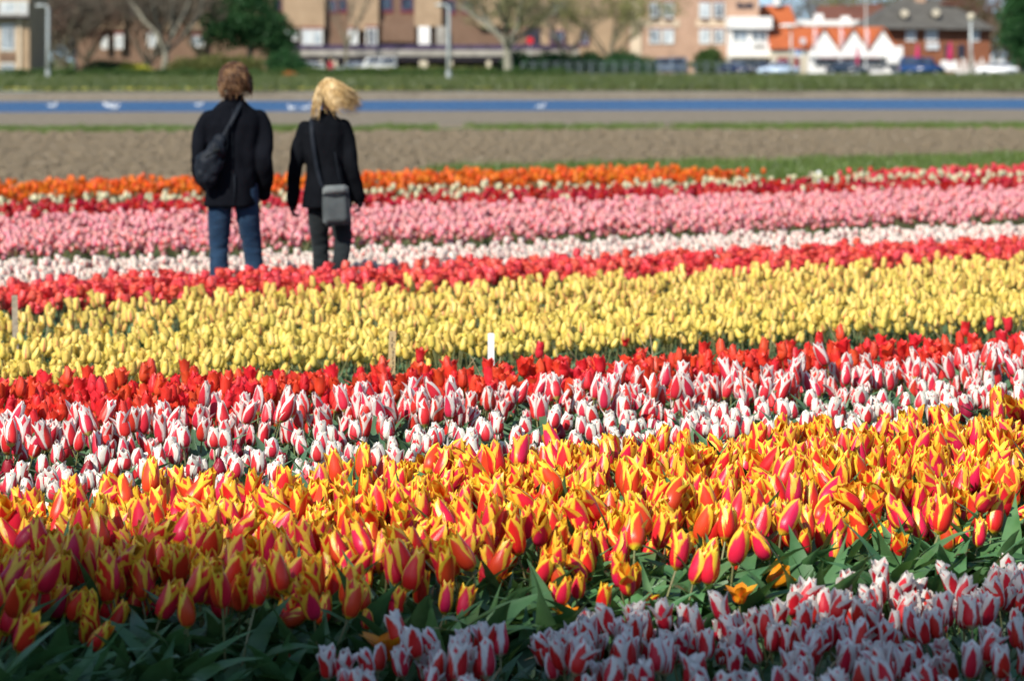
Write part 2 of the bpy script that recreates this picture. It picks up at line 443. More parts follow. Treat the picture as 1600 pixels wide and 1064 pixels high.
FR = dict(nu=6, nv=8, nl=3, pp=2.6, pq=.85)
K_FLAME = dict(FR, h=.39, H=.116, R=.0255, W=.033, rt=(.004, .026), curl=.010, L=.35, LW=.031, wav=.07, loose=.09, leafm='tleaf_dark', tilt=.75, sr=.0036)
K_WHITE = dict(FR, h=.265, H=.090, R=.0215, W=.026, rt=(.008, .026), curl=.010, L=.18, LW=.024, wav=.06, loose=.12, pp=3.4, pq=.62, leafm='tleaf_dark', tilt=.5, nl=3)
K_CANDY = dict(FR, h=.40, H=.110, R=.0235, W=.0295, rt=(.004, .024), curl=.009, L=.33, LW=.028, wav=.06, loose=.12, tilt=.5)
K_CREAM = dict(FR, h=.33, H=.076, R=.0245, W=.029, rt=(.007, .016), curl=.006, L=.30, LW=.027, pp=3.4, pq=.8, tilt=.18, loose=.06)
K_CRIM  = dict(K_CREAM, H=.066, h=.30, curl=0)
LO = dict(nu=5, nv=7, nl=3, pp=2.8, pq=.8, ln=4, sn=3)
K_RED   = dict(LO, h=.375, H=.083, R=.020, W=.025, rt=(.008, .034), L=.25, LW=.025, tilt=.3, loose=.1, curl=.01)
K_YEL   = dict(LO, h=.34, H=.068, R=.0172, W=.0215, rt=(.006, .020), L=.24, LW=.022, pp=3.2, pq=.75, tilt=.6, nl=2, loose=.06, curl=.004)
K_YEL2  = dict(K_YEL, h=.36, H=.074)
K_CORAL = dict(LO, h=.37, H=.068, R=.025, W=.029, rt=(.014, .036), L=.24, LW=.025, pp=4, pq=.6, tilt=.4, loose=.2)
FA = dict(nu=3, nv=4, nl=2, pp=4, pq=.6, ln=3, sn=3)
K_PALE  = dict(FA, h=.295, H=.066, R=.024, W=.029, rt=(.008, .024), L=.2, LW=.022, tilt=.3)
K_PINK  = dict(FA, h=.35, H=.062, R=.0245, W=.029, rt=(.012, .032), L=.24, LW=.024, tilt=.4, loose=.1)
K_FAR   = dict(FA, h=.38, H=.072, R=.026, W=.031, rt=(.014, .038), L=.24, LW=.024, tilt=.4, loose=.1)

make_kind('flamed_tulip', K_FLAME, P_FLAME, 24, 1, 2)
make_kind('striped_tulip', K_WHITE, P_WHITE, 14, 2, 2)
make_kind('candy_tulip', K_CANDY, P_CANDY, 14, 3, 2)
make_kind('cream_edged_tulip', K_CREAM, P_CREAM, 12, 4, 2)
make_kind('crimson_tulip', K_CRIM, P_CRIM, 5, 5, 1)
make_kind('scarlet_tulip', K_RED, P_RED, 10, 6, 1)
make_kind('yellow_tulip', K_YEL, P_YEL, 10, 7, 1)
make_kind('streaked_yellow_tulip', K_YEL2, P_YELR, 8, 8, 1)
make_kind('coral_tulip', K_CORAL, P_CORAL, 8, 9, 1)
make_kind('blush_tulip', K_PALE, P_PALE, 6, 10, 0)
make_kind('pink_tulip', K_PINK, P_PINK, 8, 12, 0)
make_kind('deep_red_tulip', K_FAR, P_DEEP, 6, 13, 0)
make_kind('ivory_tulip', K_FAR, P_IVORY, 5, 14, 0)
make_kind('orange_tulip', K_FAR, P_ORNG, 6, 15, 0)
make_kind('cerise_tulip', K_FAR, P_CERISE, 6, 16, 0)
# ------------------------------------------------------------------ the ground and the water
def m_soil(name, c1, c2, c3, sc=1.0, bd=.05):
    b = NB(name); co = b.obco()
    n1 = b.noise(b.mapping(co, (1, 1, 1)), 1.1*sc, 5, .6); n2 = b.noise(co, 9*sc, 5, .65); n3 = b.noise(co, 45*sc, 3, .6)
    col = b.mix(b.ramp(n1, [(.35, 0), (.65, 1)]), c1, c2); col = b.mix(b.ramp(n2, [(.40, 0), (.62, 1)]), col, c3)
    h = b.math('ADD', b.math('MULTIPLY', n2, 1.0), b.math('MULTIPLY', n3, .4))
    return b.done(b.principled(col, .95, 0, .15, h, bd, .9))
M['bed_soil'] = m_soil('bed_soil', (.065, .048, .034), (.10, .075, .052), (.045, .034, .025), 2)
M['plough'] = m_soil('ploughed_soil', (.275, .215, .14), (.215, .17, .11), (.36, .29, .195), .5, .10)
M['sandy'] = m_soil('sandy_soil', (.19, .16, .115), (.145, .125, .09), (.235, .20, .15), .4)
def m_turf():
    b = NB('turf'); co = b.obco()
    n1 = b.noise(b.mapping(co, (.05, .12, .3)), 1, 4, .6); n2 = b.noise(co, 2.2, 4, .6)
    col = b.mix(b.ramp(n1, [(.38, 0), (.62, 1)]), (.075, .120, .030), (.15, .155, .06)); col = b.mix(b.ramp(n2, [(.45, 0), (.7, .6)]), col, (.055, .07, .022))
    return b.done(b.principled(col, .9, 0, .2, n2, .2, .8))
M['turf'] = m_turf()
def m_water():
    b = NB('canal_water'); co = b.obco()
    n = b.noise(b.mapping(co, (.9, .35, 1)), 2.4, 4, .6)
    col = b.mix(b.ramp(b.noise(b.mapping(co, (.1, .5, 1)), 1, 2), [(.3, 0), (.7, 1)]), (.006, .056, .155), (.012, .082, .21))  # blue base colour stands in for the reflected sky
    return b.done(b.principled(col, .35, 0, .35, n, .5, 1))
M['water'] = m_water()
M['asphalt'] = m_plain('asphalt', (.055, .055, .056), .9, var=.3)
SL = .19                                       # the canal runs a little askew
def strip(name, y0, y1, z0, z1, mat, x0=-160, x1=160, nx=60, ny=1, wob=(.0, .0), kind='structure', hz=0, label=None):
    bm = bmesh.new(); rows = []
    for j in range(ny+1):
        f = j/ny; row = []
        for i in range(nx+1):
            X = x0 + (x1-x0)*i/nx; Y = y0 + (y1-y0)*f
            wb = wob[0]*(1-f) + wob[1]*f
            Y += SL * max(-40, min(40, X)) + wb * (noise.noise(Vector((X*.35, f*3, y0))) + .5*noise.noise(Vector((X*1.3, f*3, y1))))
            z = z0 + (z1-z0)*f + hz * noise.noise(Vector((X*.6, Y*.6, 3)))
            row.append(bm.verts.new((X, Y, z)))
        rows.append(row)
    for j in range(ny):
        for i in range(nx): bm.faces.new((rows[j][i], rows[j][i+1], rows[j+1][i+1], rows[j+1][i]))
    o = obj(name, bm, mat, sm=True); tag(o, label, None, kind=kind); return o
def rowquad(name, s0, s1, t0, t1, z, mat, n=40, label=None, hz=.0, ns=6):
    bm = bmesh.new(); rows = []
    for j in range(ns+1):
        row = []
        for i in range(n+1):
            s = s0 + (s1-s0)*j/ns; t = t0 + (t1-t0)*i/n
            X, Y = xy(s, t); row.append(bm.verts.new((X, Y, z + hz*(noise.noise(Vector((X*3, Y*3, 0)))+.6))))
        rows.append(row)
    for j in range(ns):
        for i in range(n): bm.faces.new((rows[j][i], rows[j][i+1], rows[j+1][i+1], rows[j+1][i]))
    bmesh.ops.recalc_face_normals(bm, faces=bm.faces)
    return tag(obj(name, bm, mat, sm=True), label, kind='structure')
g0 = strip('ground', -130, 111, 0, 0, M['plough'], -400, 400, 120, 60)
rowquad('bed_soil', 3.0, 34.5, -45, 60, .006, M['bed_soil'], 420, hz=.03, ns=150)
strip('sandy_bank', 86, 111.2, .008, .010, M['sandy'], -150, 150, 240, 1, (1.5, .6))
strip('bank_slope', 111.2, 112.6, .010, -.9, M['sandy'], -150, 150, 240, 1, (.6, .3))
strip('canal_water', 111.9, 163.5, -.30, -.30, M['water'], -150, 150, 60, 4)
strip('canal_bed', 112.6, 163.4, -.9, -.9, M['sandy'], -150, 150, 10, 1)
strip('far_bank_slope', 160.3, 166, -.9, 0.05, M['sandy'], -150, 150, 240, 1, (.6, .6))
strip('far_bank', 166, 177, .05, .05, M['sandy'], -150, 150, 120, 1, (.6, 1.6))
strip('far_meadow', 176, 330, .06, .07, M['turf'], -160, 160, 120, 8, (2.6, 0))
strip('far_ground', 177, 3000, .03, .03, M['turf'], -1500, 1500, 20, 10)
strip('street', 322, 336, .075, .075, M['asphalt'], -160, 160, 20, 1)
# grass strips
rowquad('grass_strip', 31.8, 43.5, 26.0, 110, .008, M['turf'], 120)
strip('grass_verge', 81.5, 84.5, .007, .012, M['turf'], -60, 60, 240, 1, (2.0, 2.0))

def proto_coll(name, meshes):
    c = bpy.data.collections.new(name)
    for i, me in enumerate(meshes):
        o = bpy.data.objects.new(name, me); c.objects.link(o)
    return c
def clod_mesh(seed, mat, sub=1):
    bm = bmesh.new(); bmesh.ops.create_icosphere(bm, subdivisions=sub, radius=1)
    for v in bm.verts:
        v.co *= 1 + .45 * noise.noise(v.co * 1.3 + Vector((seed*7, 0, 0))); v.co.z *= .6
    me = bpy.data.meshes.new('clod'); bm.to_mesh(me); bm.free(); me.materials.append(mat); return me
clods = proto_coll('clods', [clod_mesh(i, M['plough'], 2) for i in range(5)])
r_ = random.Random(3); P_ = []; Rr = []; Ss = []
for _ in range(26000):
    Y = 38 + (r_.random()**1.25) * 50; X = r_.uniform(-.20, .20) * Y
    s, t = st(X, Y)
    if s < 34.9 and not (t > 25 and s > 31.8) or (31.9 < s < 43.3 and t > 26) or Y > 80 + SL*X: continue
    P_.append((X, Y, 0)); Rr.append((0, 0, r_.uniform(0, 6.28))); Ss.append(.025 + .12 * r_.random()**2.4)
scatter('soil_clods', clods, P_, Rr, Ss, [r_.randrange(5) for _ in P_])
clods2 = proto_coll('crumbs', [clod_mesh(i+9, M['bed_soil'], 1) for i in range(4)])
P_ = []; Rr = []; Ss = []
for _ in range(5000):
    s = r_.uniform(5.0, 13.6); t = r_.uniform(0, 12); X, Y = xy(s, t); P_.append((X, Y, .01)); Rr.append((0, 0, r_.uniform(0, 6.28))); Ss.append(r_.uniform(.004, .02))
scatter('soil_crumbs', clods2, P_, Rr, Ss, [r_.randrange(4) for _ in P_])

def tuft_mesh(seed, h, n, mat, wd=.004, spread=.06):
    q = random.Random(seed); ma = MA()
    for _ in range(n):
        a = q.uniform(0, 6.28); r0 = q.random()*spread; L = h*q.uniform(.5, 1.1); bend = q.uniform(.1, .7)
        p0 = Vector((math.cos(a)*r0, math.sin(a)*r0, 0)); az = q.uniform(0, 6.28); d = Vector((math.cos(az), math.sin(az), 0)); sd = Vector((-d.y, d.x, 0))
        rows = []
        for j in range(4):
            v = j/3; c = p0 + d*(bend*L*v*v) + Vector((0, 0, L*v*(1-.25*bend*v))); wv = wd*(1-v)+.0004
            rows.append([c - sd*wv, c, c + sd*wv])
        ma.grid(rows, 0)
    return ma.mesh('tuft', [mat])
tufts = proto_coll('tufts', [tuft_mesh(i, .16, 26, M['grass'], .006, .11) for i in range(5)])
P_ = []; Rr = []; Ss = []
for _ in range(11000):
    s = 32.0 + r_.random()*11.3; t = 26.2 + r_.random()*22; X, Y = xy(s, t)
    if abs(X)/Y > .19: continue
    P_.append((X, Y, 0)); Rr.append((0, 0, r_.uniform(0, 6.28))); Ss.append(r_.uniform(.6, 1.5))
for _ in range(260):                                  # thin grass where the soil starts at the left
    s = 34.8 + abs(r_.gauss(0, .5)); t = r_.uniform(8, 20); X, Y = xy(s, t)
    P_.append((X, Y, 0)); Rr.append((0, 0, r_.uniform(0, 6.28))); Ss.append(r_.uniform(.5, 1.1))
scatter('grass', tufts, P_, Rr, Ss, [r_.randrange(5) for _ in P_])
P_ = []; Rr = []; Ss = []
for _ in range(5200):
    X = r_.uniform(-17, 17); Y = 83 + SL*X + r_.gauss(0, 1.3)
    if noise.noise(Vector((X*.45, Y*.1, 5))) < -.3: continue
    P_.append((X, Y, 0)); Rr.append((0, 0, r_.uniform(0, 6.28))); Ss.append(r_.uniform(.5, 1.1))
scatter('verge_grass', tufts, P_, Rr, Ss, [r_.randrange(5) for _ in P_])
M['meadow_blade'] = m_leaf('meadow_blade', (.060, .105, .022), (.13, .14, .045), .2)
tall = proto_coll('tall_tufts', [tuft_mesh(20+i, .55, 30, M['meadow_blade'], .03, .5) for i in range(5)])
P_ = []; Rr = []; Ss = []
for _ in range(9000):
    Y = 176 + (r_.random()**1.3)*140; X = r_.uniform(-.175, .175)*Y
    P_.append((X, Y, .05)); Rr.append((0, 0, r_.uniform(0, 6.28))); Ss.append(r_.uniform(.4, 1.2))
scatter('meadow_grass', tall, P_, Rr, Ss, [r_.randrange(5) for _ in P_])

# ------------------------------------------------------------------ the tulip beds
LB = {
 'flamed_tulip': ('yellow tulip with red flamed petals in the large front bed', 'flamed yellow and red tulips of the front bed', 'further yellow and red flamed tulips of the front bed'),
 'striped_tulip': ('white tulip with red stripes in the shaded bed nearest the camera', 'white and red striped tulips nearest the camera', 'further white and red striped tulips nearest the camera'),
 'candy_tulip': ('tall rose red tulip with white petal edges before the scarlet row', 'tall rose and white tulips in front of the scarlet row', 'further tall rose and white tulips'),
 'cream_edged_tulip': ('small cream tulip with red flame just behind the flamed bed', 'small cream and red tulips behind the flamed bed', 'further small cream and red tulips'),
 'crimson_tulip': ('plain dark crimson tulip standing among the cream and red ones', 'crimson tulips among the cream and red ones', 'further crimson tulips among the cream ones'),
 'scarlet_tulip': ('scarlet tulip in the narrow row between the rose and the yellow tulips', 'scarlet tulips in front of the yellow bed', 'further scarlet tulips'),
 'yellow_tulip': ('plain yellow tulip in the front of the broad yellow bed', 'yellow tulips of the broad bed', 'further yellow tulips'),
 'streaked_yellow_tulip': ('yellow tulip with faint red streaks behind the plain yellow ones', 'streaked yellow tulips behind the plain ones', 'further streaked yellow tulips'),
 'coral_tulip': ('coral red tulip in the row that hides the walkers\' feet', 'coral red tulips in front of the walkers', 'further coral red tulips'),
 'blush_tulip': ('pale blush white tulip in the row behind the walkers\' legs', 'pale blush tulips behind the walkers', 'further pale blush tulips'),
 'pink_tulip': ('pink tulip in the broad pink bed beyond the walkers', 'pink tulips of the broad bed beyond the walkers', 'further pink tulips'),
 'deep_red_tulip': ('deep red tulip in the row behind the pink bed', 'deep red tulips behind the pink bed', 'further deep red tulips'),
 'ivory_tulip': ('ivory tulip in the thin pale row between deep red and orange', 'ivory tulips of the thin row', 'further ivory tulips'),
 'orange_tulip': ('bright orange tulip in the last row before the bare field', 'orange tulips of the last row', 'further orange tulips'),
 'cerise_tulip': ('cerise tulip in the last row, right of the white stake', 'cerise tulips right of the far stake', 'further cerise tulips'),
}
def edge(s_front, s_back, soft=.15, thin=None):
    def keep(S, T, r):
        wob = .12 * np.sin(T*2.1) + .10 * np.sin(T*5.3 + 1)
        ok = (S > s_front + wob*.6 + r.uniform(-soft, soft, S.shape)) & (S < s_back + wob*.4 + r.uniform(-soft, soft, S.shape))
        if thin is not None: ok &= r.random(S.shape) < thin(S, T)
        return ok
    return keep
plant_bed([('striped_tulip', 1)], 5.9, 7.45, 180, 31, LB, '', 300,
          edge(5.95, 7.38, .10, lambda S, T: np.where(S < 6.98, .45, 1.0) * np.where((T < 4.55) & (S > 7.0), .55, 1) * np.where(T < .572*S, .0, 1) * np.where((T > .645*S) & (T < .665*S), .1, 1)))
plant_bed([('flamed_tulip', 1)], 7.55, 9.95, 225, 32, LB, '', 300,
          edge(7.72, 9.80, .12, lambda S, T: np.where(S < 8.05, .42, 1.0)))
plant_bed([('cream_edged_tulip', .82), ('crimson_tulip', .18)], 9.95, 11.15, 98, 33, LB, '', 300, edge(10.0, 11.05, .05))
plant_bed([('candy_tulip', 1)], 11.0, 12.0, 102, 34, LB, '', 300, edge(11.12, 11.82, .08))
plant_bed([('scarlet_tulip', 1)], 11.85, 13.4, 235, 35, LB, '', 300, edge(11.9, 13.3, .04, lambda S, T: np.where(S > 12.52 + np.clip((8.3-T)*.34, 0, .80), .015, 1.0)))
plant_bed([('yellow_tulip', .86), ('streaked_yellow_tulip', .14)], 13.4, 15.6, 190, 36, LB, '', 300, only='yellow_tulip', keep=edge(13.5, 15.5, .1, lambda S, T: (S > 13.45 + np.clip((T-6.6)*.3, 0, .5))*1.0))
plant_bed([('streaked_yellow_tulip', .80), ('yellow_tulip', .20)], 15.7, 17.8, 150, 37, LB, '', 300, only='streaked_yellow_tulip',
          keep=edge(15.75, 17.65, .1, lambda S, T: np.where(S > 16.1, np.clip((T-7.0)/2.2, .10, 1), 1.0)))
plant_bed([('coral_tulip', 1)], 17.8, 19.4, 175, 38, LB, '', 300, edge(17.9, 19.25, .1))
plant_bed([('blush_tulip', 1)], 20.0, 22.2, 230, 39, LB, '', 300, edge(20.15, 22.0, .1))
plant_bed([('pink_tulip', 1)], 22.6, 27.3, 150, 40, LB, '', 300, edge(22.9, 27.15, .16))
plant_bed([('deep_red_tulip', .95), ('ivory_tulip', .05)], 27.3, 29.4, 130, 41, LB, '', 300, only='deep_red_tulip', keep=edge(27.5, 29.3, .1))
plant_bed([('ivory_tulip', 1)], 29.5, 30.5, 60, 42, LB, '', 300, edge(29.6, 30.15, .1))
plant_bed([('orange_tulip', 1)], 30.9, 34.5, 85, 43, LB, '', 300, edge(31.6, 34.2, .1), trange=(0, 24.3))
plant_bed([('cerise_tulip', .96), ('ivory_tulip', .04)], 30.0, 31.7, 120, 44, LB, '', 300, only='cerise_tulip', keep=edge(30.15, 31.5, .1), trange=(25.3, 60))

# plants that are leaves only, between and in front of the beds
def foliage_mesh(seed, L, LW, nl, mat, ln=5):
    k = dict(K_FLAME, nl=nl, L=L, LW=LW, ln=ln); s_, p_, l_ = tulip_variant(random.Random(seed), k)
    return merge(l_).mesh('foliage', [M['stem'], M['stem'], mat])
fol = proto_coll('foliage_plants', [foliage_mesh(50+i, .36, .041, 4, M['tleaf_dark'], 7) for i in range(9)])
fol2 = proto_coll('foliage_small', [foliage_mesh(70+i, .22, .024, 4, M['tleaf'], 4) for i in range(7)])
def foliage(name, coll, n, s0, s1, dens, seed, scl, over=.8, label=None):
    ta = min(frame_t(s0, 0), frame_t(s1, 0)) - over; tb = max(frame_t(s0, 1600), frame_t(s1, 1600)) + over
    S, T = bed_points(s0, s1, ta, tb, dens, seed); q = random.Random(seed)
    pts = [(*xy(s, t), 0) for s, t in zip(S, T)]
    scatter(name, coll, pts, [(q.gauss(0, .1), q.gauss(0, .1), q.uniform(0, 6.28)) for _ in pts], [q.uniform(*scl) for _ in pts], [q.randrange(n) for _ in pts], label)
foliage('front_tulip_leaves', fol, 9, 7.48, 8.35, 100, 61, (.85, 1.2), label='broad green tulip leaves along the front of the flamed bed')
foliage('low_tulip_leaves', fol2, 7, 5.2, 7.4, 110, 62, (.6, 1.0), label='low leaves under the white and red striped tulips')
foliage('inner_tulip_leaves', fol2, 7, 9.7, 12.2, 95, 63, (1.3, 1.85))
foliage('flamed_bed_leaves', fol, 9, 8.35, 9.8, 36, 163, (1.0, 1.25))
foliage('gap_tulip_leaves', fol2, 7, 12.5, 14.1, 130, 64, (.8, 1.3), label='grey green leaves between the scarlet and the yellow tulips')
foliage('yellow_bed_leaves', fol2, 7, 13.6, 17.8, 45, 65, (.9, 1.4))
foliage('left_gap_leaves', fol2, 7, 19.25, 19.5, 30, 66, (.5, .9))
foliage('pink_bed_leaves', fol2, 7, 21.9, 22.75, 75, 67, (.7, 1.2), label='green leaves in front of the pink bed')
foliage('far_row_leaves', fol2, 7, 29.2, 31.1, 30, 68, (.8, 1.3))

# dry straw on the soil and dead stalks
M['straw'] = m_plain('straw', (.42, .33, .18), .8, var=.3, scale=20)
def straw_mesh(seed):
    q = random.Random(seed); bm = bmesh.new()
    tube(bm, [(0,0,0), (.05, q.uniform(-.02,.02), q.uniform(0,.02)), (.11, q.uniform(-.03,.03), q.uniform(-.005,.03)), (.17, q.uniform(-.05,.05), 0)], [.0016,.0018,.0016,.001], 4)
    me = bpy.data.meshes.new('straw'); bm.to_mesh(me); bm.free(); me.materials.append(M['straw']); return me
sts = proto_coll('straws', [straw_mesh(i) for i in range(6)])
P_ = []; Rr = []; Ss = []; q = random.Random(8)
for _ in range(1500):
    s = q.uniform(5.5, 8.0); t = q.uniform(1.5, 9); X, Y = xy(s, t); P_.append((X, Y, q.uniform(.02, .07))); Rr.append((q.uniform(-.3, .3), q.uniform(-.4, .1), q.uniform(0, 6.28))); Ss.append(q.uniform(.5, 1.2))
for _ in range(90):
    s = q.uniform(5.6, 7.4); t = q.uniform(3.5, 8.5); X, Y = xy(s, t); P_.append((X, Y, .03)); Rr.append((0, q.uniform(-1.5, -1.0), q.uniform(0, 6.28))); Ss.append(q.uniform(.9, 1.5))
for _ in range(60):
    s = q.uniform(12.85, 13.4); t = q.uniform(5, 14); X, Y = xy(s, t); P_.append((X, Y, .03)); Rr.append((0, q.uniform(-1.55, -1.2), q.uniform(0, 6.28))); Ss.append(q.uniform(1.6, 2.3))
scatter('straw', sts, P_, Rr, Ss, [q.randrange(6) for _ in P_], 'dry straw and dead stalks lying between the beds')
# ------------------------------------------------------------------ the two walkers
def fuse(name, bm, voxel, mats, parent, sm_it=4, fold=None, loc=None, relax=.5):
    """one continuous surface from overlapping solids"""
    me = bpy.data.meshes.new(name); bm.to_mesh(me); bm.free()
    t = bpy.data.objects.new(name + '_raw', me); COL.objects.link(t)
    m = t.modifiers.new('r', 'REMESH'); m.mode = 'VOXEL'; m.voxel_size = voxel; m.use_smooth_shade = True
    if sm_it: s = t.modifiers.new('s', 'SMOOTH'); s.factor = relax; s.iterations = sm_it
    dg = bpy.context.evaluated_depsgraph_get(); out = bpy.data.meshes.new_from_object(t.evaluated_get(dg))
    bpy.data.objects.remove(t); out.name = name
    n = len(out.vertices); co = np.empty(n*3, np.float32); out.vertices.foreach_get('co', co); co = co.reshape(-1, 3)
    if fold:
        no = np.empty(n*3, np.float32); out.vertices.foreach_get('normal', no); no = no.reshape(-1, 3)
        d = np.array([fold(Vector(c)) for c in co], np.float32); co = co + no * d[:, None]
        out.vertices.foreach_set('co', co.ravel().astype(np.float32))
    smooth(out)
    o = link_mesh(name, out, mats, parent); return o
def loft(bm, rings, n=20, pw=2.3):
    """rings: (cx, cy, z, rx, ry) superellipse sections stacked in z"""
    R_ = []
    for (cx, cy, z, rx, ry) in rings:
        row = []
        for k in range(n):
            a = 2*math.pi*k/n; c, s = math.cos(a), math.sin(a)
            row.append(bm.verts.new((cx + rx*math.copysign(abs(c)**(2/pw), c), cy + ry*math.copysign(abs(s)**(2/pw), s), z)))
        R_.append(row)
    for i in range(len(R_)-1):
        for k in range(n): bm.faces.new((R_[i][k], R_[i][(k+1) % n], R_[i+1][(k+1) % n], R_[i+1][k]))
    bm.faces.new(R_[0][::-1]); bm.faces.new(R_[-1])
def limb(bm, pts, rad, n=14):
    """smooth tapered limb through joints"""
    P = [Vector(p) for p in pts]; out = []; rr = []
    for i in range(len(P)-1):
        p0 = P[max(i-1, 0)]; p1 = P[i]; p2 = P[i+1]; p3 = P[min(i+2, len(P)-1)]
        for j in range(6):
            t = j/6
            out.append(.5*((2*p1) + (p2-p0)*t + (2*p0-5*p1+4*p2-p3)*t*t + (3*p1-p0-3*p2+p3)*t**3)); rr.append(rad[i] + (rad[i+1]-rad[i])*t)
    out.append(P[-1]); rr.append(rad[-1]); tube(bm, out, rr, n)
    for p, r in ((P[0], rad[0]), (P[-1], rad[-1])): ellipsoid(bm, p, (r, r, r), 12, 8)
def hand(bm, wrist, d, side, palm_n, sc=1.0):
    """palm and five curled fingers: d points along the fingers, side towards the thumb"""
    d = Vector(d).normalized(); side = Vector(side).normalized(); n_ = Vector(palm_n).normalized()
    w_ = Vector(wrist)
    limb(bm, [w_, w_ + d*.035*sc, w_ + d*.075*sc], [.020*sc, .024*sc, .024*sc], 10)
    for k in range(-1, 2): ellipsoid(bm, w_ + d*.06*sc + side*.018*k*sc, (.017*sc,)*3, 8, 6)
    for i, (off, L) in enumerate(((.030, .068), (.010, .078), (-.010, .072), (-.029, .056))):
        b = w_ + d*.085*sc + side*off*sc; c1 = b + (d*.9 + n_*.3)*L*.45*sc; c2 = c1 + (d*.6 + n_*.8)*L*.35*sc; c3 = c2 + (d*.2 + n_)*L*.25*sc
        limb(bm, [b - d*.02*sc, c1, c2, c3], [.0085*sc, .008*sc, .0075*sc, .0065*sc], 8)
    b = w_ + d*.02*sc + side*.022*sc
    limb(bm, [b, b + (side*.7 + d*.8)*.035*sc, b + (side*.6 + d*1.5 + n_*.5)*.045*sc], [.011*sc, .010*sc, .008*sc], 8)
def head_mesh(bm, c, tilt=0):
    """head facing +y"""
    c = Vector(c)
    ellipsoid(bm, c + Vector((0, -.012, .02)), (.076, .096, .098), 20, 14)
    ellipsoid(bm, c + Vector((0, .030, -.045)), (.054, .062, .068), 16, 10)
    ellipsoid(bm, c + Vector((0, .062, -.085)), (.026, .024, .022), 10, 8)               # chin
    limb(bm, [c + Vector((0, .080, .012)), c + Vector((0, .096, -.018)), c + Vector((0, .106, -.030))], [.009, .012, .013], 8)   # nose
    for s in (-1, 1):
        ellipsoid(bm, c + Vector((.079*s, -.004, -.012)), (.009, .020, .032), 8, 8)      # ears
        ellipsoid(bm, c + Vector((.032*s, .078, -.030)), (.022, .016, .020), 8, 6)       # cheeks
        ellipsoid(bm, c + Vector((.030*s, .080, .030)), (.024, .010, .007), 8, 6)        # brows
    ellipsoid(bm, c + Vector((0, .088, -.058)), (.024, .010, .006), 8, 6)                # lips
def m_skin():
    b = NB('skin'); return b.done(b.principled((.56, .34, .25), .5, 0, .4, None, **{'Subsurface Weight': .1}))
M['skin'] = m_skin()
M['eye'] = m_plain('eye_white', (.7, .7, .68), .2, var=.02); M['iris'] = m_plain('iris', (.05, .07, .09), .2)
def m_cloth(name, c, c2, sc=900, rough=.92, sheen=.25, big=5):
    b = NB(name); co = b.obco(); n1 = b.noise(co, big, 4); n2 = b.noise(co, 260, 2)
    col = b.mix(b.ramp(n1, [(.35, 0), (.68, 1)]), c, c2)
    return b.done(b.principled(col, rough, 0, .05, b.math('ADD', n2, b.math('MULTIPLY', n1, .6)), .002, .5, **{'Sheen Weight': sheen, 'Sheen Roughness': .5}))
M['black_wool'] = m_cloth('black_wool', (.0035, .0042, .0065), (.0065, .0075, .011), sheen=.0)
M['black_knit'] = m_cloth('black_knit', (.0035, .0042, .006), (.0065, .0075, .010), sheen=.0)
M['denim'] = m_cloth('denim', (.009, .025, .056), (.022, .048, .090), sheen=.1, big=7)
M['dark_trousers'] = m_cloth('dark_trousers', (.010, .013, .015), (.020, .025, .027), sheen=.1)
M['nylon'] = m_cloth('black_nylon', (.010, .013, .018), (.018, .022, .030), rough=.45, sheen=.0, big=14)
M['grey_canvas'] = m_cloth('grey_canvas', (.055, .066, .070), (.085, .098, .102), rough=.7, sheen=.1, big=12)
M['grey_canvas_sunlit'] = m_cloth('grey_canvas_sunlit', (.11, .125, .13), (.15, .165, .165), rough=.7, sheen=.1, big=12)  # paler copy of the canvas, paints sunlight on the bag top
M['shoe'] = m_cloth('shoe_leather', (.03, .02, .015), (.045, .03, .02), rough=.5, sheen=0)
def m_hair(name, c1, c2, c3):
    b = NB(name); co = b.obco(); uvn = b.noise(b.mapping(co, (1, 1, .25)), 60, 3, .6); n2 = b.noise(co, 16, 3)
    col = b.mix(b.ramp(uvn, [(.35, 0), (.65, 1)]), c1, c2); col = b.mix(b.ramp(n2, [(.5, 0), (.72, 1)]), col, c3)
    return b.done(b.principled(col, .5, 0, .25))
M['hair_brown'] = m_hair('brown_hair', (.030, .014, .007), (.110, .052, .022), (.24, .135, .065))
M['hair_blond'] = m_hair('blond_hair', (.26, .155, .055), (.58, .41, .19), (.72, .57, .34))

def folds(scale, amp, zst=2.2):
    def f(c):
        return amp * (noise.noise(Vector((c.x*scale, c.y*scale, c.z*scale/zst))) + .6 * noise.noise(Vector((c.x*scale*2.3 + 5, c.y*scale*2.3, c.z*scale*1.5))))
    return f
def jean_fold(kz):
    def f(c):
        w_ = math.exp(-((c.z-kz)/.16)**2) + .9*math.exp(-((c.z-.08)/.1)**2) + .25
        return .006 * w_ * noise.noise(Vector((c.x*12, c.y*12, c.z*34)))
    return f
def eyes(parent, c):
    for s in (-1, 1):
        bm = bmesh.new(); ellipsoid(bm, Vector(c) + Vector((.031*s, .079, .012)), (.013, .010, .012), 10, 8)
        e = obj_local('eye', bm, M['eye'], parent)
        bm = bmesh.new(); ellipsoid(bm, Vector(c) + Vector((.031*s, .0875, .012)), (.0055, .003, .0055), 8, 6); obj_local('iris', bm, M['iris'], e)
def obj_local(name, bm, mats, parent, sm=True):
    me = bpy.data.meshes.new(name); bm.to_mesh(me); bm.free()
    if sm: smooth(me)
    return link_mesh(name, me, mats, parent)
def lock(bm, p0, pts, r0, r1, n=5, flat=.55):
    k = len(pts); tube(bm, [p0] + pts, [r0*.6] + [r0 + (r1-r0)*(i/(k-1))**1.5 for i in range(k)], n, flat=flat)

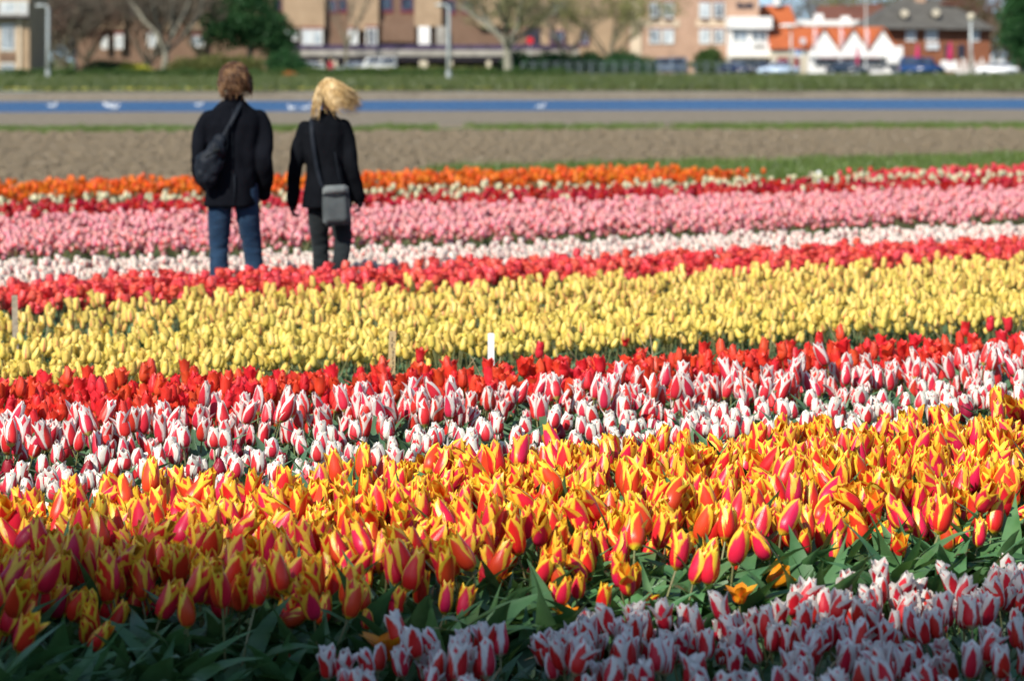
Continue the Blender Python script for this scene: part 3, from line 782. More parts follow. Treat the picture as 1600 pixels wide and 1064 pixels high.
# ---- the man
MX, MY = (365-800)/F*22.3, 22.3
man = thing('person', (MX, MY, 0), 'person seen from behind with wavy brown hair, black jacket and blue jeans', 'person')
man.rotation_euler = (0, 0, R(1.5))
HC = Vector((0.0, .035, 1.655))
Lsh, Rsh = Vector((-.170, 0, 1.400)), Vector((.175, 0, 1.400))
Lel, Rel = Vector((-.228, -.045, 1.115)), Vector((.218, -.05, 1.11))
Lwr, Rwr = Vector((-.195, .09, .92)), Vector((.205, .07, .90))
Lk, Rk = Vector((-.105, .03, .49)), Vector((.125, .05, .50)); La, Ra = Vector((-.10, -.06, .09)), Vector((.172, .06, .09))
bm = bmesh.new(); head_mesh(bm, HC)
limb(bm, [HC + Vector((0, -.03, -.06)), (0, .0, 1.50), (0, -.005, 1.42)], [.052, .054, .075])
loft(bm, [(0, 0, .88, .13, .085), (0, 0, .98, .14, .09), (0, 0, 1.12, .125, .08), (0, 0, 1.32, .125, .08), (0, 0, 1.40, .12, .06), (0, 0, 1.45, .06, .05)])
for sh, el, wr, s in ((Lsh, Lel, Lwr, -1), (Rsh, Rel, Rwr, 1)):
    limb(bm, [sh, el, wr], [.034, .032, .025]); hand(bm, wr, (-.25*s, .55, -.8), (0, .8, .5), (-s, 0, -.2))
for hx, k, a in ((-.085, Lk, La), (.085, Rk, Ra)):
    limb(bm, [(hx, 0, .92), k, a], [.075, .050, .035])
    limb(bm, [a + Vector((0, -.02, -.04)), a + Vector((0, .13, -.055))], [.032, .028])
fuse('body', bm, .0075, M['skin'], man, 3)
eyes(man, HC)
# jeans
bm = bmesh.new()
loft(bm, [(0, 0, .84, .150, .100), (0, 0, .93, .152, .102), (0, 0, 1.0, .145, .10)])
limb(bm, [(-.088, -.005, .90), (-.098, .01, .70), Lk, (-.102, -.015, .30), (-.10, -.055, .06)], [.088, .084, .068, .064, .069], 18)
limb(bm, [(.085, -.005, .90), (.100, .015, .70), Rk, (.148, .055, .30), (.172, .05, .06)], [.088, .084, .070, .064, .070], 18)
jeans = fuse('jeans', bm, .010, M['denim'], man, 4, jean_fold(.48))
for a, yaw in ((La, .08), (Ra, -.35)):
    bm = bmesh.new()
    limb(bm, [a + Vector((0, -.05, -.045)), a + Vector((.02*yaw, .05, -.045)), a + Vector((-.14*yaw, .19, -.058))], [.043, .046, .036])
    sh_ = fuse('shoe', bm, .008, M['shoe'], man, 2)
    bm = bmesh.new(); x0 = a.x; box(bm, x0-.044, x0+.044, a.y-.095, a.y+.215, .001, .018)
    obj_local('sole', bm, M['nylon'], sh_)
# jacket
bm = bmesh.new()
loft(bm, [(-.022, -.004, .775, .184, .130), (-.018, 0, .90, .180, .128), (-.006, 0, 1.05, .176, .122), (0, 0, 1.20, .190, .126), (.0, 0, 1.34, .212, .126), (.002, 0, 1.405, .200, .108), (.003, 0, 1.465, .135, .085), (.003, .005, 1.51, .075, .068)], 28, 2.4)
limb(bm, [Lsh + Vector((.0, 0, -.012)), (-.222, -.02, 1.28), Lel, (-.235, .02, .99), Lwr + Vector((0, .0, .0))], [.062, .062, .060, .055, .050], 16)
limb(bm, [Rsh + Vector((.0, 0, -.012)), (.222, -.02, 1.28), Rel, (.228, .01, .98), Rwr, (.205, .09, .86)], [.062, .062, .060, .056, .052, .049], 16)
jk = fuse('jacket', bm, .009, M['black_wool'], man, 5, folds(8, .013))
bm = bmesh.new(); loft(bm, [(.004, .003, 1.485, .080, .072), (.004, .004, 1.52, .070, .066), (.005, .006, 1.555, .068, .064)], 24)
obj_local('collar', bm, M['black_wool'], jk)
bm = bmesh.new(); box(bm, .012, .020, -.142, -.134, .775, 1.0); obj_local('back_vent', bm, M['nylon'], jk)
bm = bmesh.new(); tube(bm, [(0, -.1285, 1.46), (0, -.137, 1.3), (0, -.137, 1.15), (0, -.138, 1.02)], .0022, 5); obj_local('seam', bm, M['nylon'], jk)
# wavy hair: a scalp shape and many separate locks
bm = bmesh.new(); q = random.Random(21)
ellipsoid(bm, HC + Vector((0, -.016, .028)), (.088, .104, .104), 24, 16)
for i in range(850):
    th = q.uniform(0, 2*math.pi); z = q.uniform(-.25, 1)
    if math.sin(th) > .55 and z < .45: continue
    rr = math.sqrt(1 - max(z, -.2)**2 * .98)
    n_ = Vector((math.cos(th)*rr, math.sin(th)*rr, z)); p = HC + Vector((0, -.016, .028)) + Vector((n_.x*.088, n_.y*.104, n_.z*.104))
    L = q.uniform(.09, .15) * (1.15 if n_.y < 0 else .9); ph = q.uniform(0, 6.28); fr = q.uniform(5, 8); am = q.uniform(.008, .018)
    side = Vector((-n_.y, n_.x, 0)); side = side.normalized() if side.length > .1 else Vector((1, 0, 0))
    pts = []; c = p.copy(); out = n_.copy()
    for j in range(7):
        v = (j+1)/7; d = Vector((n_.x, n_.y, 0)) * (.75 - 1.15*v) + Vector((.18, -.15, -1.0 + .9*max(0, z)*(1-v)))
        c = c + d.normalized() * L/7
        e = c - (HC + Vector((0, -.016, .0)));                       # stay outside the head
        m_ = math.sqrt((e.x/.096)**2 + (e.y/.112)**2 + (max(e.z, -.05)/.118)**2)
        if m_ < 1: c = HC + Vector((0, -.016, 0)) + e/m_
        pts.append(c + side*am*math.sin(ph + v*fr) + n_*am*.7*math.cos(ph + v*fr))
    lock(bm, p - n_*.006, pts, q.uniform(.0045, .0085), .0012)
obj_local('hair', bm, M['hair_brown'], man)

# shoulder bag on the man's back
mb = thing('shoulder_bag', (MX, MY, 1.1), 'soft black sling bag hanging across the back of the person in jeans', 'bag')
mb.rotation_euler = (0, 0, R(1.5))
bm = bmesh.new(); Z = -1.1
for (x, y, z, rx, ry, rz) in ((-.085, -.165, 1.235, .045, .035, .05), (-.115, -.185, 1.17, .070, .048, .075), (-.150, -.190, 1.08, .090, .060, .10), (-.175, -.180, 1.00, .080, .055, .085), (-.165, -.17, .955, .06, .045, .05), (-.205, -.16, 1.06, .055, .055, .10)):
    ellipsoid(bm, (x, y, z+Z), (rx, ry, rz), 16, 10)
pouch = fuse('pouch', bm, .009, M['nylon'], mb, 3, folds(16, .010, 1))
bm = bmesh.new(); tube(bm, [(-.200, -.218, 1.10+Z), (-.165, -.246, 1.135+Z), (-.12, -.244, 1.16+Z), (-.075, -.218, 1.18+Z)], .004, 6); obj_local('zip', bm, M['dark_trousers'], pouch)
bm = bmesh.new(); ellipsoid(bm, (-.105, -.242, 1.175+Z), (.026, .008, .014), 10, 6); obj_local('patch', bm, M['dark_trousers'], pouch)
bm = bmesh.new()
tube(bm, [(.075, .10, 1.44+Z), (.068, .03, 1.505+Z), (.055, -.06, 1.50+Z), (.030, -.128, 1.44+Z), (-.010, -.150, 1.36+Z), (-.055, -.155, 1.28+Z), (-.085, -.165, 1.21+Z)], [.017]*7, 8, flat=.28)
obj_local('strap', bm, M['nylon'], mb)
bm = bmesh.new()
tube(bm, [(-.02, -.155, 1.35+Z), (-.038, -.168, 1.29+Z), (-.03, -.162, 1.22+Z), (-.055, -.18, 1.10+Z), (-.11, -.20, .97+Z)], [.010]*5, 6, flat=.3)
obj_local('strap', bm, M['nylon'], mb)

# ---- the woman
WX, WY = (512-800)/F*22.55, 22.55
wo = thing('person', (WX, WY, 0), 'person seen from behind with windblown blond hair, black coat and black trousers', 'person')
wo.rotation_euler = (0, 0, R(-2))
HC = Vector((.010, .03, 1.545))
Lsh, Rsh = Vector((-.160, 0, 1.325)), Vector((.118, 0, 1.34))
Lel, Rel = Vector((-.222, -.03, 1.04)), Vector((.172, -.03, 1.05)); Lwr, Rwr = Vector((-.250, .02, .80)), Vector((.222, .03, .83))
Lk, Rk = Vector((-.058, .05, .48)), Vector((.105, .02, .50)); La, Ra = Vector((-.035, .02, .085)), Vector((.045, -.23, .20))
bm = bmesh.new(); head_mesh(bm, HC)
limb(bm, [HC + Vector((0, -.03, -.06)), (0, -.0, 1.41), (-.01, -.005, 1.35)], [.045, .044, .06])
loft(bm, [(-.0, 0, .82, .125, .085), (-.0, 0, .92, .12, .085), (-.02, 0, 1.05, .10, .07), (-.022, 0, 1.25, .12, .08), (-.022, 0, 1.34, .11, .06), (-.01, 0, 1.38, .05, .04)])
for sh, el, wr, s in ((Lsh, Lel, Lwr, -1), (Rsh, Rel, Rwr, 1)):
    limb(bm, [sh, el, wr], [.036, .030, .021])
for hx, k, a in ((-.07, Lk, La), (.065, Rk, Ra)):
    limb(bm, [(hx, 0, .86), k, a], [.068, .045, .030])
limb(bm, [La + Vector((0, -.02, -.035)), La + Vector((0, .12, -.055))], [.028, .024])
limb(bm, [Ra + Vector((0, -.02, -.02)), Ra + Vector((0, .07, -.12))], [.028, .024])
fuse('body', bm, .0075, M['skin'], wo, 3); eyes(wo, HC)
for wr, s in ((Lwr, -1), (Rwr, 1)):
    bm = bmesh.new(); hand(bm, wr + Vector((0, 0, .02)), (.05*s, .1, -1), (0, 1, .1), (-s, .1, 0), .95)
    fuse('dark_hand', bm, .0045, M['nylon'], wo, 1)  # whole hand given one dark colour
bm = bmesh.new()
loft(bm, [(-.002, 0, .78, .140, .105), (0, 0, .88, .145, .108), (0, 0, .95, .13, .10)])
limb(bm, [(-.070, 0, .84), (-.068, .02, .66), Lk, (-.048, .03, .28), (-.035, .01, .06)], [.078, .074, .060, .055, .056], 16)
limb(bm, [(.066, 0, .84), (.092, .02, .66), Rk, (.085, -.10, .34), (.050, -.215, .20)], [.078, .076, .062, .056, .056], 16)
fuse('trousers', bm, .010, M['dark_trousers'], wo, 4, jean_fold(.48))
for a, dv in ((La, Vector((.0, .18, -.02))), (Ra, Vector((0, .10, -.15)))):
    bm = bmesh.new(); limb(bm, [a + Vector((0, -.045, -.035 if dv.y > .15 else 0)), a + dv*.35 + Vector((0, 0, -.035)), a + dv + Vector((0, 0, -.03))], [.038, .040, .030])
    fuse('shoe', bm, .008, M['nylon'], wo, 2)
bm = bmesh.new()
loft(bm, [(-.005, -.004, .755, .182, .130), (-.006, 0, .86, .168, .124), (-.010, 0, .96, .146, .110), (-.018, 0, 1.05, .136, .100), (-.022, 0, 1.15, .148, .106), (-.024, 0, 1.27, .168, .110), (-.022, 0, 1.335, .155, .095), (-.014, 0, 1.375, .100, .075), (-.004, .004, 1.41, .062, .058)], 28, 2.35)
limb(bm, [Lsh + Vector((.006, 0, -.015)), (-.196, -.01, 1.19), Lel, (-.238, -.005, .92), Lwr + Vector((0, 0, -.01))], [.060, .056, .050, .046, .046], 14)
limb(bm, [Rsh + Vector((-.006, 0, -.015)), (.150, -.01, 1.19), Rel, (.200, .0, .94), Rwr + Vector((0, 0, -.01))], [.060, .056, .050, .046, .046], 14)
coat = fuse('coat', bm, .009, M['black_knit'], wo, 5, folds(10, .009))
bm = bmesh.new(); loft(bm, [(-.002, .004, 1.385, .066, .060), (0, .006, 1.42, .057, .054), (0, .008, 1.445, .055, .052)], 24); obj_local('collar', bm, M['black_knit'], coat)
# blond hair blown to the right
bm = bmesh.new(); q = random.Random(5)
ellipsoid(bm, HC + Vector((0, -.014, .026)), (.082, .102, .100), 24, 16)
for i in range(1150):
    th = q.uniform(0, 2*math.pi); z = q.uniform(-.1, 1)
    if math.sin(th) > .5 and z < .5: continue
    rr = math.sqrt(max(0, 1 - z*z)); n_ = Vector((math.cos(th)*rr, math.sin(th)*rr, z))
    p = HC + Vector((0, -.014, .026)) + Vector((n_.x*.082, n_.y*.102, n_.z*.100))
    left = n_.x < -.45
    blow = 0 if left and q.random() < .8 else q.uniform(.25, 1.0)
    L = q.uniform(.13, .215) * (1.0 if left else 1.0); pts = []; c = p.copy(); ph = q.uniform(0, 6.28)
    for j in range(8):
        v = (j+1)/8
        d = Vector((n_.x*.5*(1-v) + blow*(.35 + 1.5*v*(c.z > 0)), n_.y*.35*(1-v) - .08, -1.0 + .8*max(0, z)*(1-v)))
        c = c + d.normalized()*L/8
        e = c - (HC + Vector((0, -.014, .0))); m_ = math.sqrt((e.x/.088)**2 + (e.y/.108)**2 + (max(e.z, -.08)/.122)**2)
        if m_ < 1: c = HC + Vector((0, -.014, 0)) + e/m_
        pts.append(c + Vector((.004*math.sin(ph+5*v), .004*math.cos(ph+4*v), .003*math.sin(ph*2+6*v))))
    lock(bm, p - n_*.005, pts, q.uniform(.003, .0055), .0008, 4)
for i in range(170):
    a = q.uniform(-.6, 1.2); z = q.uniform(-.02, .09); p = HC + Vector((.06*q.uniform(-1, 1.2), -.07, z)); pts = []; c = p.copy(); b_ = q.uniform(.5, 1.8); L = q.uniform(.12, .24)
    for j in range(6):
        v = (j+1)/6; c = c + Vector((b_*(.5+v), -.25*(1-v)+q.gauss(0, .05), -.85+.35*v)).normalized()*L/6; pts.append(c.copy())
    lock(bm, p, pts, .0018, .0006, 3)
obj_local('hair', bm, M['hair_blond'], wo)
# her bag
wb = thing('shoulder_bag', (WX, WY, .8), 'grey flat shoulder bag with sunlit-toned top flap at the hip of the blond walker', 'bag')
wb.rotation_euler = (0, 0, R(-2)); Z = -.8
def softbox(c, s, tilt, bev=.02, seg=3):
    bm = bmesh.new(); box(bm, -s[0], s[0], -s[1], s[1], -s[2], s[2]); bmesh.ops.bevel(bm, geom=bm.edges[:], offset=bev, segments=seg, affect='EDGES')
    bmesh.ops.subdivide_edges(bm, edges=[e for e in bm.edges if e.calc_length() > .05], cuts=5, use_grid_fill=True)
    for v in bm.verts: v.co += Vector((0, .006*noise.noise(v.co*18), 0)); v.co.x *= 1 - .10*max(0, (v.co.z/s[2]))
    bmesh.ops.rotate(bm, verts=bm.verts, cent=(0, 0, 0), matrix=Matrix.Rotation(tilt, 3, 'Y')); bmesh.ops.translate(bm, verts=bm.verts, vec=c); return bm
bagb = obj_local('bag_body', softbox(Vector((.075, -.155, .765+Z)), (.098, .035, .125), R(-3)), M['grey_canvas'], wb)
bm = softbox(Vector((.070, -.163, .885+Z)), (.092, .038, .034), R(-3), .012); obj_local('flap', bm, M['grey_canvas_sunlit'], wb)
bm = bmesh.new(); tube(bm, [(-.02, -.190, .850+Z), (.07, -.197, .846+Z), (.16, -.190, .855+Z)], .005, 6); obj_local('piping', bm, M['nylon'], bagb)
bm = bmesh.new()
tube(bm, [(-.085, .075, 1.30+Z), (-.100, .02, 1.392+Z), (-.108, -.06, 1.375+Z), (-.100, -.115, 1.28+Z), (-.085, -.122, 1.16+Z), (-.066, -.118, 1.04+Z), (-.040, -.130, .94+Z), (-.010, -.150, .885+Z)], [.016]*8, 8, flat=.3)
obj_local('strap', bm, M['nylon'], wb)
bm = bmesh.new()
tube(bm, [(.06, -.117, 1.15+Z), (.085, -.13, 1.0+Z), (.115, -.15, .90+Z)], [.008]*3, 6, flat=.3); obj_local('strap', bm, M['nylon'], wb)
# ------------------------------------------------------------------ far side: buildings
def m_brick(name, c1, c2, mortar, sc=1.0):
    b = NB(name); co = b.obco(); t = b.n('ShaderNodeTexBrick')
    g = b.n('ShaderNodeSeparateXYZ'); b.l(co, g.inputs[0]); cb = b.n('ShaderNodeCombineXYZ')
    b.l(b.math('ADD', g.outputs[0], g.outputs[1]), cb.inputs[0]); b.l(g.outputs[2], cb.inputs[1]); b.l(cb.outputs[0], t.inputs['Vector'])
    t.inputs['Scale'].default_value = 4*sc; t.inputs['Color1'].default_value = (*c1, 1); t.inputs['Color2'].default_value = (*c2, 1); t.inputs['Mortar'].default_value = (*mortar, 1)
    t.inputs['Brick Width'].default_value = .9; t.inputs['Row Height'].default_value = .27; t.inputs['Mortar Size'].default_value = .02
    n = b.noise(co, .7, 4); col = b.mix(b.math('MULTIPLY', b.ramp(n, [(.35, 0), (.7, 1)]), .45), t.outputs[0], tuple(x*.62 for x in c1))
    return b.done(b.principled(col, .88, 0, .2, t.outputs[1], .01, -.5))
M['tan_brick'] = m_brick('tan_brick', (.36, .25, .155), (.41, .29, .18), (.42, .34, .25))
M['brown_brick'] = m_brick('brown_brick', (.17, .10, .068), (.21, .125, .08), (.26, .20, .15))
M['rosy_brick'] = m_brick('rosy_brick', (.42, .26, .175), (.47, .30, .21), (.50, .38, .29))
M['red_brick'] = m_brick('red_brick', (.22, .075, .035), (.28, .10, .05), (.22, .14, .10))
M['pale_render'] = m_plain('cream_render', (.62, .50, .36), .85, scale=1)
M['white_paint'] = m_plain('white_paint', (.80, .79, .76), .6, var=.06, scale=1.5)
M['window_frame'] = m_plain('window_frame', (.66, .66, .62), .5, var=.06)
M['purple_frame'] = m_plain('purple_frame', (.14, .05, .09), .5)
M['dark_paint'] = m_plain('dark_paint', (.022, .020, .035), .5)
M['violet_paint'] = m_plain('violet_paint', (.055, .035, .085), .5)
M['concrete'] = m_plain('concrete', (.36, .34, .30), .85, var=.2, scale=1)
M['cream_post'] = m_plain('cream_post', (.56, .50, .38), .8, var=.12, scale=2)
M['oxblood'] = m_plain('oxblood_paint', (.20, .018, .022), .5)
M['curtain'] = m_plain('curtain', (.55, .58, .60), .8, var=.12, scale=2)
def m_glass(name, c, c2):
    b = NB(name); n = b.noise(b.mapping(b.obco(), (1.1, .2, .6)), 1.2, 3)
    return b.done(b.principled(b.mix(b.ramp(n, [(.42, 0), (.58, 1)]), c, c2), .08, 0, .6))
M['glass'] = m_glass('window_glass', (.03, .045, .07), (.26, .32, .38))
M['glass_dark'] = m_glass('dark_glass', (.012, .016, .03), (.05, .07, .11))
M['glass_pale'] = m_glass('pale_glass', (.34, .40, .44), (.62, .66, .68))
def m_rooftile(name, c, c2, sc=3.2):
    b = NB(name); co = b.obco(); wv = b.n('ShaderNodeTexWave'); wv.inputs['Scale'].default_value = sc; b.l(co, wv.inputs[0]); wv.inputs['Distortion'].default_value = .4
    n = b.noise(co, .9, 4); n2 = b.noise(co, 9, 3)
    col = b.mix(b.ramp(n, [(.35, 0), (.65, 1)]), c, c2); col = b.mix(b.math('MULTIPLY', n2, .4), col, tuple(x*.6 for x in c))
    return b.done(b.principled(col, .8, 0, .3, wv.outputs[1], .04, .6))
M['orange_tile'] = m_rooftile('orange_roof_tile', (.50, .135, .045), (.42, .105, .035))
M['brown_tile'] = m_rooftile('brown_roof_tile', (.19, .075, .05), (.14, .06, .045))
M['thatch'] = m_rooftile('grey_thatch', (.085, .08, .07), (.125, .12, .105), 1.2)
M['steel'] = m_plain('galvanised_steel', (.45, .48, .47), .45, .3, var=.08)

def B_(parent, name, mat, x0, y0, x1, y1, Y, d, proud=0.0, sm=False):
    """a box whose face stands at depth Y-proud, given by photo columns and rows"""
    bm = bmesh.new(); a = at(x0, y1, Y); b = at(x1, y0, Y)
    box(bm, a.x, b.x, Y - proud, Y - proud + d, a.z, b.z)
    return obj(name, bm, mat, parent)
def window(parent, x0, y0, x1, y1, Y, frame='window_frame', glass='glass', mull=1, trans=0, proud=.10, fw=.09):
    a = at(x0, y1, Y); b = at(x1, y0, Y); bm = bmesh.new(); f = fw; yf0, yf1 = Y - proud, Y - proud + .16
    box(bm, a.x, a.x+f, yf0, yf1, a.z, b.z); box(bm, b.x-f, b.x, yf0, yf1, a.z, b.z)
    box(bm, a.x+f, b.x-f, yf0, yf1, b.z-f, b.z); box(bm, a.x+f, b.x-f, yf0, yf1, a.z, a.z+f)
    for m in range(mull):
        cx = a.x + (b.x-a.x)*(m+1)/(mull+1); box(bm, cx-f*.4, cx+f*.4, yf0, yf1, a.z+f, b.z-f)
    fr = obj('window', bm, M[frame], parent)
    bm = bmesh.new(); box(bm, a.x+f, b.x-f, yf0+.07, yf0+.13, a.z+f, b.z-f); obj('pane', bm, M[glass], fr)
    return fr
def building(name, px, Y, label, cat='building'): return thing(name, (at(px, HZ, Y).x, Y + 2, 0), label, cat)

# block at the far left
Y = 300
b = building('apartment_building', 0, Y, 'tan brick building at the far left with grey balcony windows')
B_(b, 'wall', M['tan_brick'], -150, -90, 46, 123, Y, 12)
B_(b, 'parapet', M['dark_paint'], -151, -95, 47, -88, Y, 12.2, .1)
for x0 in (-70, -36, 1): window(b, x0, 38, x0+22, 80, Y, mull=1, proud=.12, fw=.16); B_(b, 'sill', M['brown_brick'], x0-1, 84, x0+23, 96, Y, .3, .12); window(b, x0, 99, x0+22, 114, Y, mull=1, fw=.14)
for x0 in (-60, -30, 0, 27): window(b, x0, 2, x0+(26 if x0 < 27 else 17), 22, Y, glass='glass_pale', mull=3, proud=.3, fw=.14)
for x0 in (-60, -30, 0): window(b, x0, -45, x0+24, -10, Y, mull=2, fw=.14)
B_(b, 'balcony_ledge', M['dark_paint'], -80, 25.5, 47, 28.5, Y, 1.3, 1.0)
B_(b, 'balcony_panel', M['concrete'], -80, 22, 47, 25.5, Y, .1, .95)
B_(b, 'pilaster', M['pale_render'], 28, 28.6, 33, 123, Y, .4, .2)

# long block behind the bare trees
Y = 362
b = building('apartment_building', 420, Y, 'long tan and brown apartment block behind the bare trees with violet window frames')
B_(b, 'wall', M['brown_brick'], 118, -110, 985, 112, Y, 12)
for (x0, x1) in ((118, 140), (157, 195), (258, 268), (300, 328), (400, 427), (443, 508), (545, 592), (648, 690), (745, 790), (845, 985)):
    B_(b, 'bay', M['tan_brick'] if x0 != 118 else M['pale_render'], x0, -110, x1, (48 if x0 < 640 else 42) if x0 < 845 else 104, Y, 1.2, .8)
for (x0, y0, x1, y1) in ((143, -2, 155, 20), (196, 0, 212, 22), (222, 4, 240, 24), (427, -2, 440, 17), (512, 0, 526, 20), (528, -2, 542, 18), (594, -4, 614, 18), (626, -4, 646, 18), (692, 0, 712, 20), (722, 0, 742, 20)):
    window(b, x0, y0, x1, y1, Y, 'purple_frame', 'glass_dark', 0, proud=.14, fw=.13)
    B_(b, 'lintel', M['oxblood'], x0-1, y1+.5, x1+1, y1+3, Y, .3, .12)
for x0 in (143, 196, 427, 512, 594, 626, 692, 722): window(b, x0, -65, x0+16, -40, Y, 'purple_frame', 'glass_dark', 0)
for (x0, y0, x1, y1, g_) in ((160, 56, 170, 77, 'glass_pale'), (181, 54, 194, 77, 'glass_pale'), (446, 46, 466, 64, 'glass_pale'), (472, 46, 505, 71, 'glass_pale'), (545, 46, 560, 70, 'glass_pale'), (572, 44, 590, 72, 'glass_dark'), (232, 52, 246, 75, 'glass_pale'), (300, 56, 320, 74, 'glass')):
    window(b, x0, y0, x1, y1, Y, 'window_frame', g_, 1, proud=.95, fw=.18)
    B_(b, 'canopy', M['oxblood'], x0-1, y0-3.2, x1+1, y0-.3, Y, .5, 1.0)
B_(b, 'column', M['white_paint'], 654, 42, 672, 70, Y, .8, .9); B_(b, 'column', M['concrete'], 682, 42, 697, 70, Y, .8, .9)
B_(b, 'doorway', M['dark_paint'], 822, 44, 846, 74, Y, .5, .25)
B_(b, 'brown_panel', M['brown_brick'], 597, 33, 648, 66, Y, .6, .7)
for (x0, y0, x1, y1) in ((860, 2, 884, 24), (858, 48, 882, 68), (905, 48, 920, 72)):
    window(b, x0, y0, x1, y1, Y, 'purple_frame', 'glass', 1, proud=.98, fw=.15)
B_(b, 'parapet', M['dark_paint'], 116, -116, 987, -110, Y, 13, 1.0)
# raised deck in front of it
Y = 352
d = thing('raised_walkway', (at(640, HZ, Y).x, Y, 0), 'long raised walkway with violet railing in front of the brown apartment block', 'walkway')
B_(d, 'deck', M['concrete'], 448, 79, 905, 88, Y, 5)
B_(d, 'beam', M['dark_paint'], 448, 88.4, 905, 95, Y, .5, -.3)
B_(d, 'railing', M['violet_paint'], 448, 70.5, 905, 78.5, Y, .08, -.1)
for x0 in range(452, 905, 28): B_(d, 'railing_post', M['dark_paint'], x0, 68.5, x0+1.6, 78.6, Y, .1, .02)
for x0 in (498, 520, 610, 655, 700, 760, 850): B_(d, 'post', M['cream_post'], x0, 95.2, x0+(13 if x0 == 655 else 7), 118, Y, .6, -.2)
B_(d, 'back_wall', M['dark_paint'], 448, 95.3, 905, 117, Y, .3, -4.6)
rs = thing('round_sign', (at(828, HZ, 350).x, 350, 0), 'small round red sign above the walkway beside the dark doorway', 'sign')
bm = bmesh.new(); c = at(828, 64, 350); bmesh.ops.create_cone(bm, cap_ends=True, segments=24, radius1=.38, radius2=.38, depth=.06, matrix=Matrix.Translation(c) @ Matrix.Rotation(R(90), 4, 'X')); obj('disc', bm, m_plain('sign_red', (.62, .02, .03), .4), rs)
bm = bmesh.new(); tube(bm, [(c.x, 350.08, 0), (c.x, 350.08, c.z+.3)], .04, 8); obj('pole', bm, M['steel'], rs)

# rosy block
Y = 342
b = building('apartment_building', 1085, Y, 'rosy brick block with paired curtained windows and a small dark sign')
B_(b, 'wall', M['rosy_brick'], 985, -24, 1186, 116, Y, 12)
B_(b, 'pale_band', M['pale_render'], 985, -24, 1002, 110, Y, .3, .16); B_(b, 'pale_band', M['pale_render'], 1003, 31, 1062, 43, Y, .3, .08); B_(b, 'pale_band', M['pale_render'], 1088, 31, 1140, 43, Y, .3, .08)
for x0 in (1014, 1035, 1092, 1114):
    for y0 in (4, 46):
        window(b, x0, y0, x0+18, y0+(25 if y0 < 40 else 23), Y, 'window_frame', 'glass' if x0 in (1014, 1114) else 'glass_pale', 1, proud=.14, fw=.14)
        B_(b, 'blind', M['oxblood'], x0, y0-3, x0+18, y0-.3, Y, .3, .16)
        if y0 < 40: B_(b, 'flower_box', M['brown_tile'], x0+3, y0+26, x0+15, y0+29, Y, .4, .3)
B_(b, 'parapet', M['concrete'], 984, -28, 1187, -24, Y, 12.2, .15)
sg = bmesh.new(); q = random.Random(2)
for i in range(7):
    a = at(1151+i*3.8, 13.5, Y); h_ = q.uniform(.4, .62); box(sg, a.x, a.x+.20, Y-.12, Y-.02, a.z, a.z+h_)
sgn = obj('sign_lettering', sg, M['dark_paint'], b)

# white flat-roofed shop
Y = 336
b = building('shop_building', 1178, Y, 'white flat-roofed building with broad cornice beside the rosy block')
B_(b, 'wall', M['white_paint'], 1142, 46, 1200, 116, Y, 8); B_(b, 'cornice', M['white_paint'], 1139, 27, 1206, 45.5, Y, 8.6, .7)
B_(b, 'lower_band', M['white_paint'], 1138, 68, 1214, 88, Y, .9, .8)
for x0 in (1144, 1174): window(b, x0, 48, x0+24, 66, Y, glass='glass', mull=1, proud=.14, fw=.14)
B_(b, 'canopy', M['cream_post'], 1136, 88.3, 1216, 91, Y, 1.5, 1.2)
for x0 in (1155, 1169, 1183): window(b, x0, 92, x0+13, 113, Y, glass='glass_pale', mull=0, proud=.14)
sg = bmesh.new()
for i in range(5):
    a = at(1176+i*4, 77, Y); box(sg, a.x, a.x+.2, Y-.86, Y-.802, a.z, a.z+(.5 if i % 2 else .36))
obj('sign_lettering', sg, M['concrete'], b)

# house with an orange tiled roof behind
def gable_roof(parent, name, mat, poly, Y0, Y1):
    bm = bmesh.new(); prism(bm, [((p[0]-800)/F*Y0, CH-(p[1]-HZ)/F*Y0) for p in poly], Y0, Y1); return obj(name, bm, mat, parent)
Y = 352
b = building('house', 1212, Y, 'house with steep orange tiled roof rising behind the white shop')
B_(b, 'wall', M['white_paint'], 1188, 60, 1250, 116, Y, 8)
bm = bmesh.new(); P = [at(1184, 70, Y), at(1254, 70, Y), at(1240, 8, Y), at(1192, 8, Y)]
v0 = [bm.verts.new((P[0].x, Y-.6, P[0].z)), bm.verts.new((P[1].x, Y-.6, P[1].z)), bm.verts.new((P[2].x, Y+4, P[2].z)), bm.verts.new((P[3].x, Y+4, P[3].z)), bm.verts.new((P[0].x, Y+8.6, P[0].z)), bm.verts.new((P[1].x, Y+8.6, P[1].z))]
for f in ((0, 1, 2, 3), (5, 4, 3, 2), (1, 5, 2), (4, 0, 3), (0, 4, 5, 1)): bm.faces.new([v0[i] for i in f])
rf = obj('roof', bm, M['orange_tile'], b)
B_(rf, 'chimney', M['white_paint'], 1209, -6, 1218, 10, Y+3, 1.2)

# restaurant with three white gables
Y = 334
b = building('restaurant', 1320, Y, 'white restaurant with three pointed gables under an orange tiled roof')
B_(b, 'wall', M['white_paint'], 1262, 78, 1404, 116, Y, 9)
bm = bmesh.new(); A = at(1203, 77, Y); C_ = at(1400, 77, Y); T1 = at(1205, 42, Y); T2 = at(1388, 42, Y)
v0 = [bm.verts.new(p) for p in ((A.x, Y-.4, A.z), (C_.x, Y-.4, C_.z), (T2.x, Y+4, T2.z), (T1.x, Y+4, T1.z), (A.x, Y+9.4, A.z), (C_.x, Y+9.4, C_.z))]
for f in ((0, 1, 2, 3), (5, 4, 3, 2), (1, 5, 2), (4, 0, 3), (0, 4, 5, 1)): bm.faces.new([v0[i] for i in f])
rf = obj('roof', bm, M['orange_tile'], b)
B_(b, 'side_wall', M['cream_post'], 1205, 78, 1261, 116, Y, 8.5)
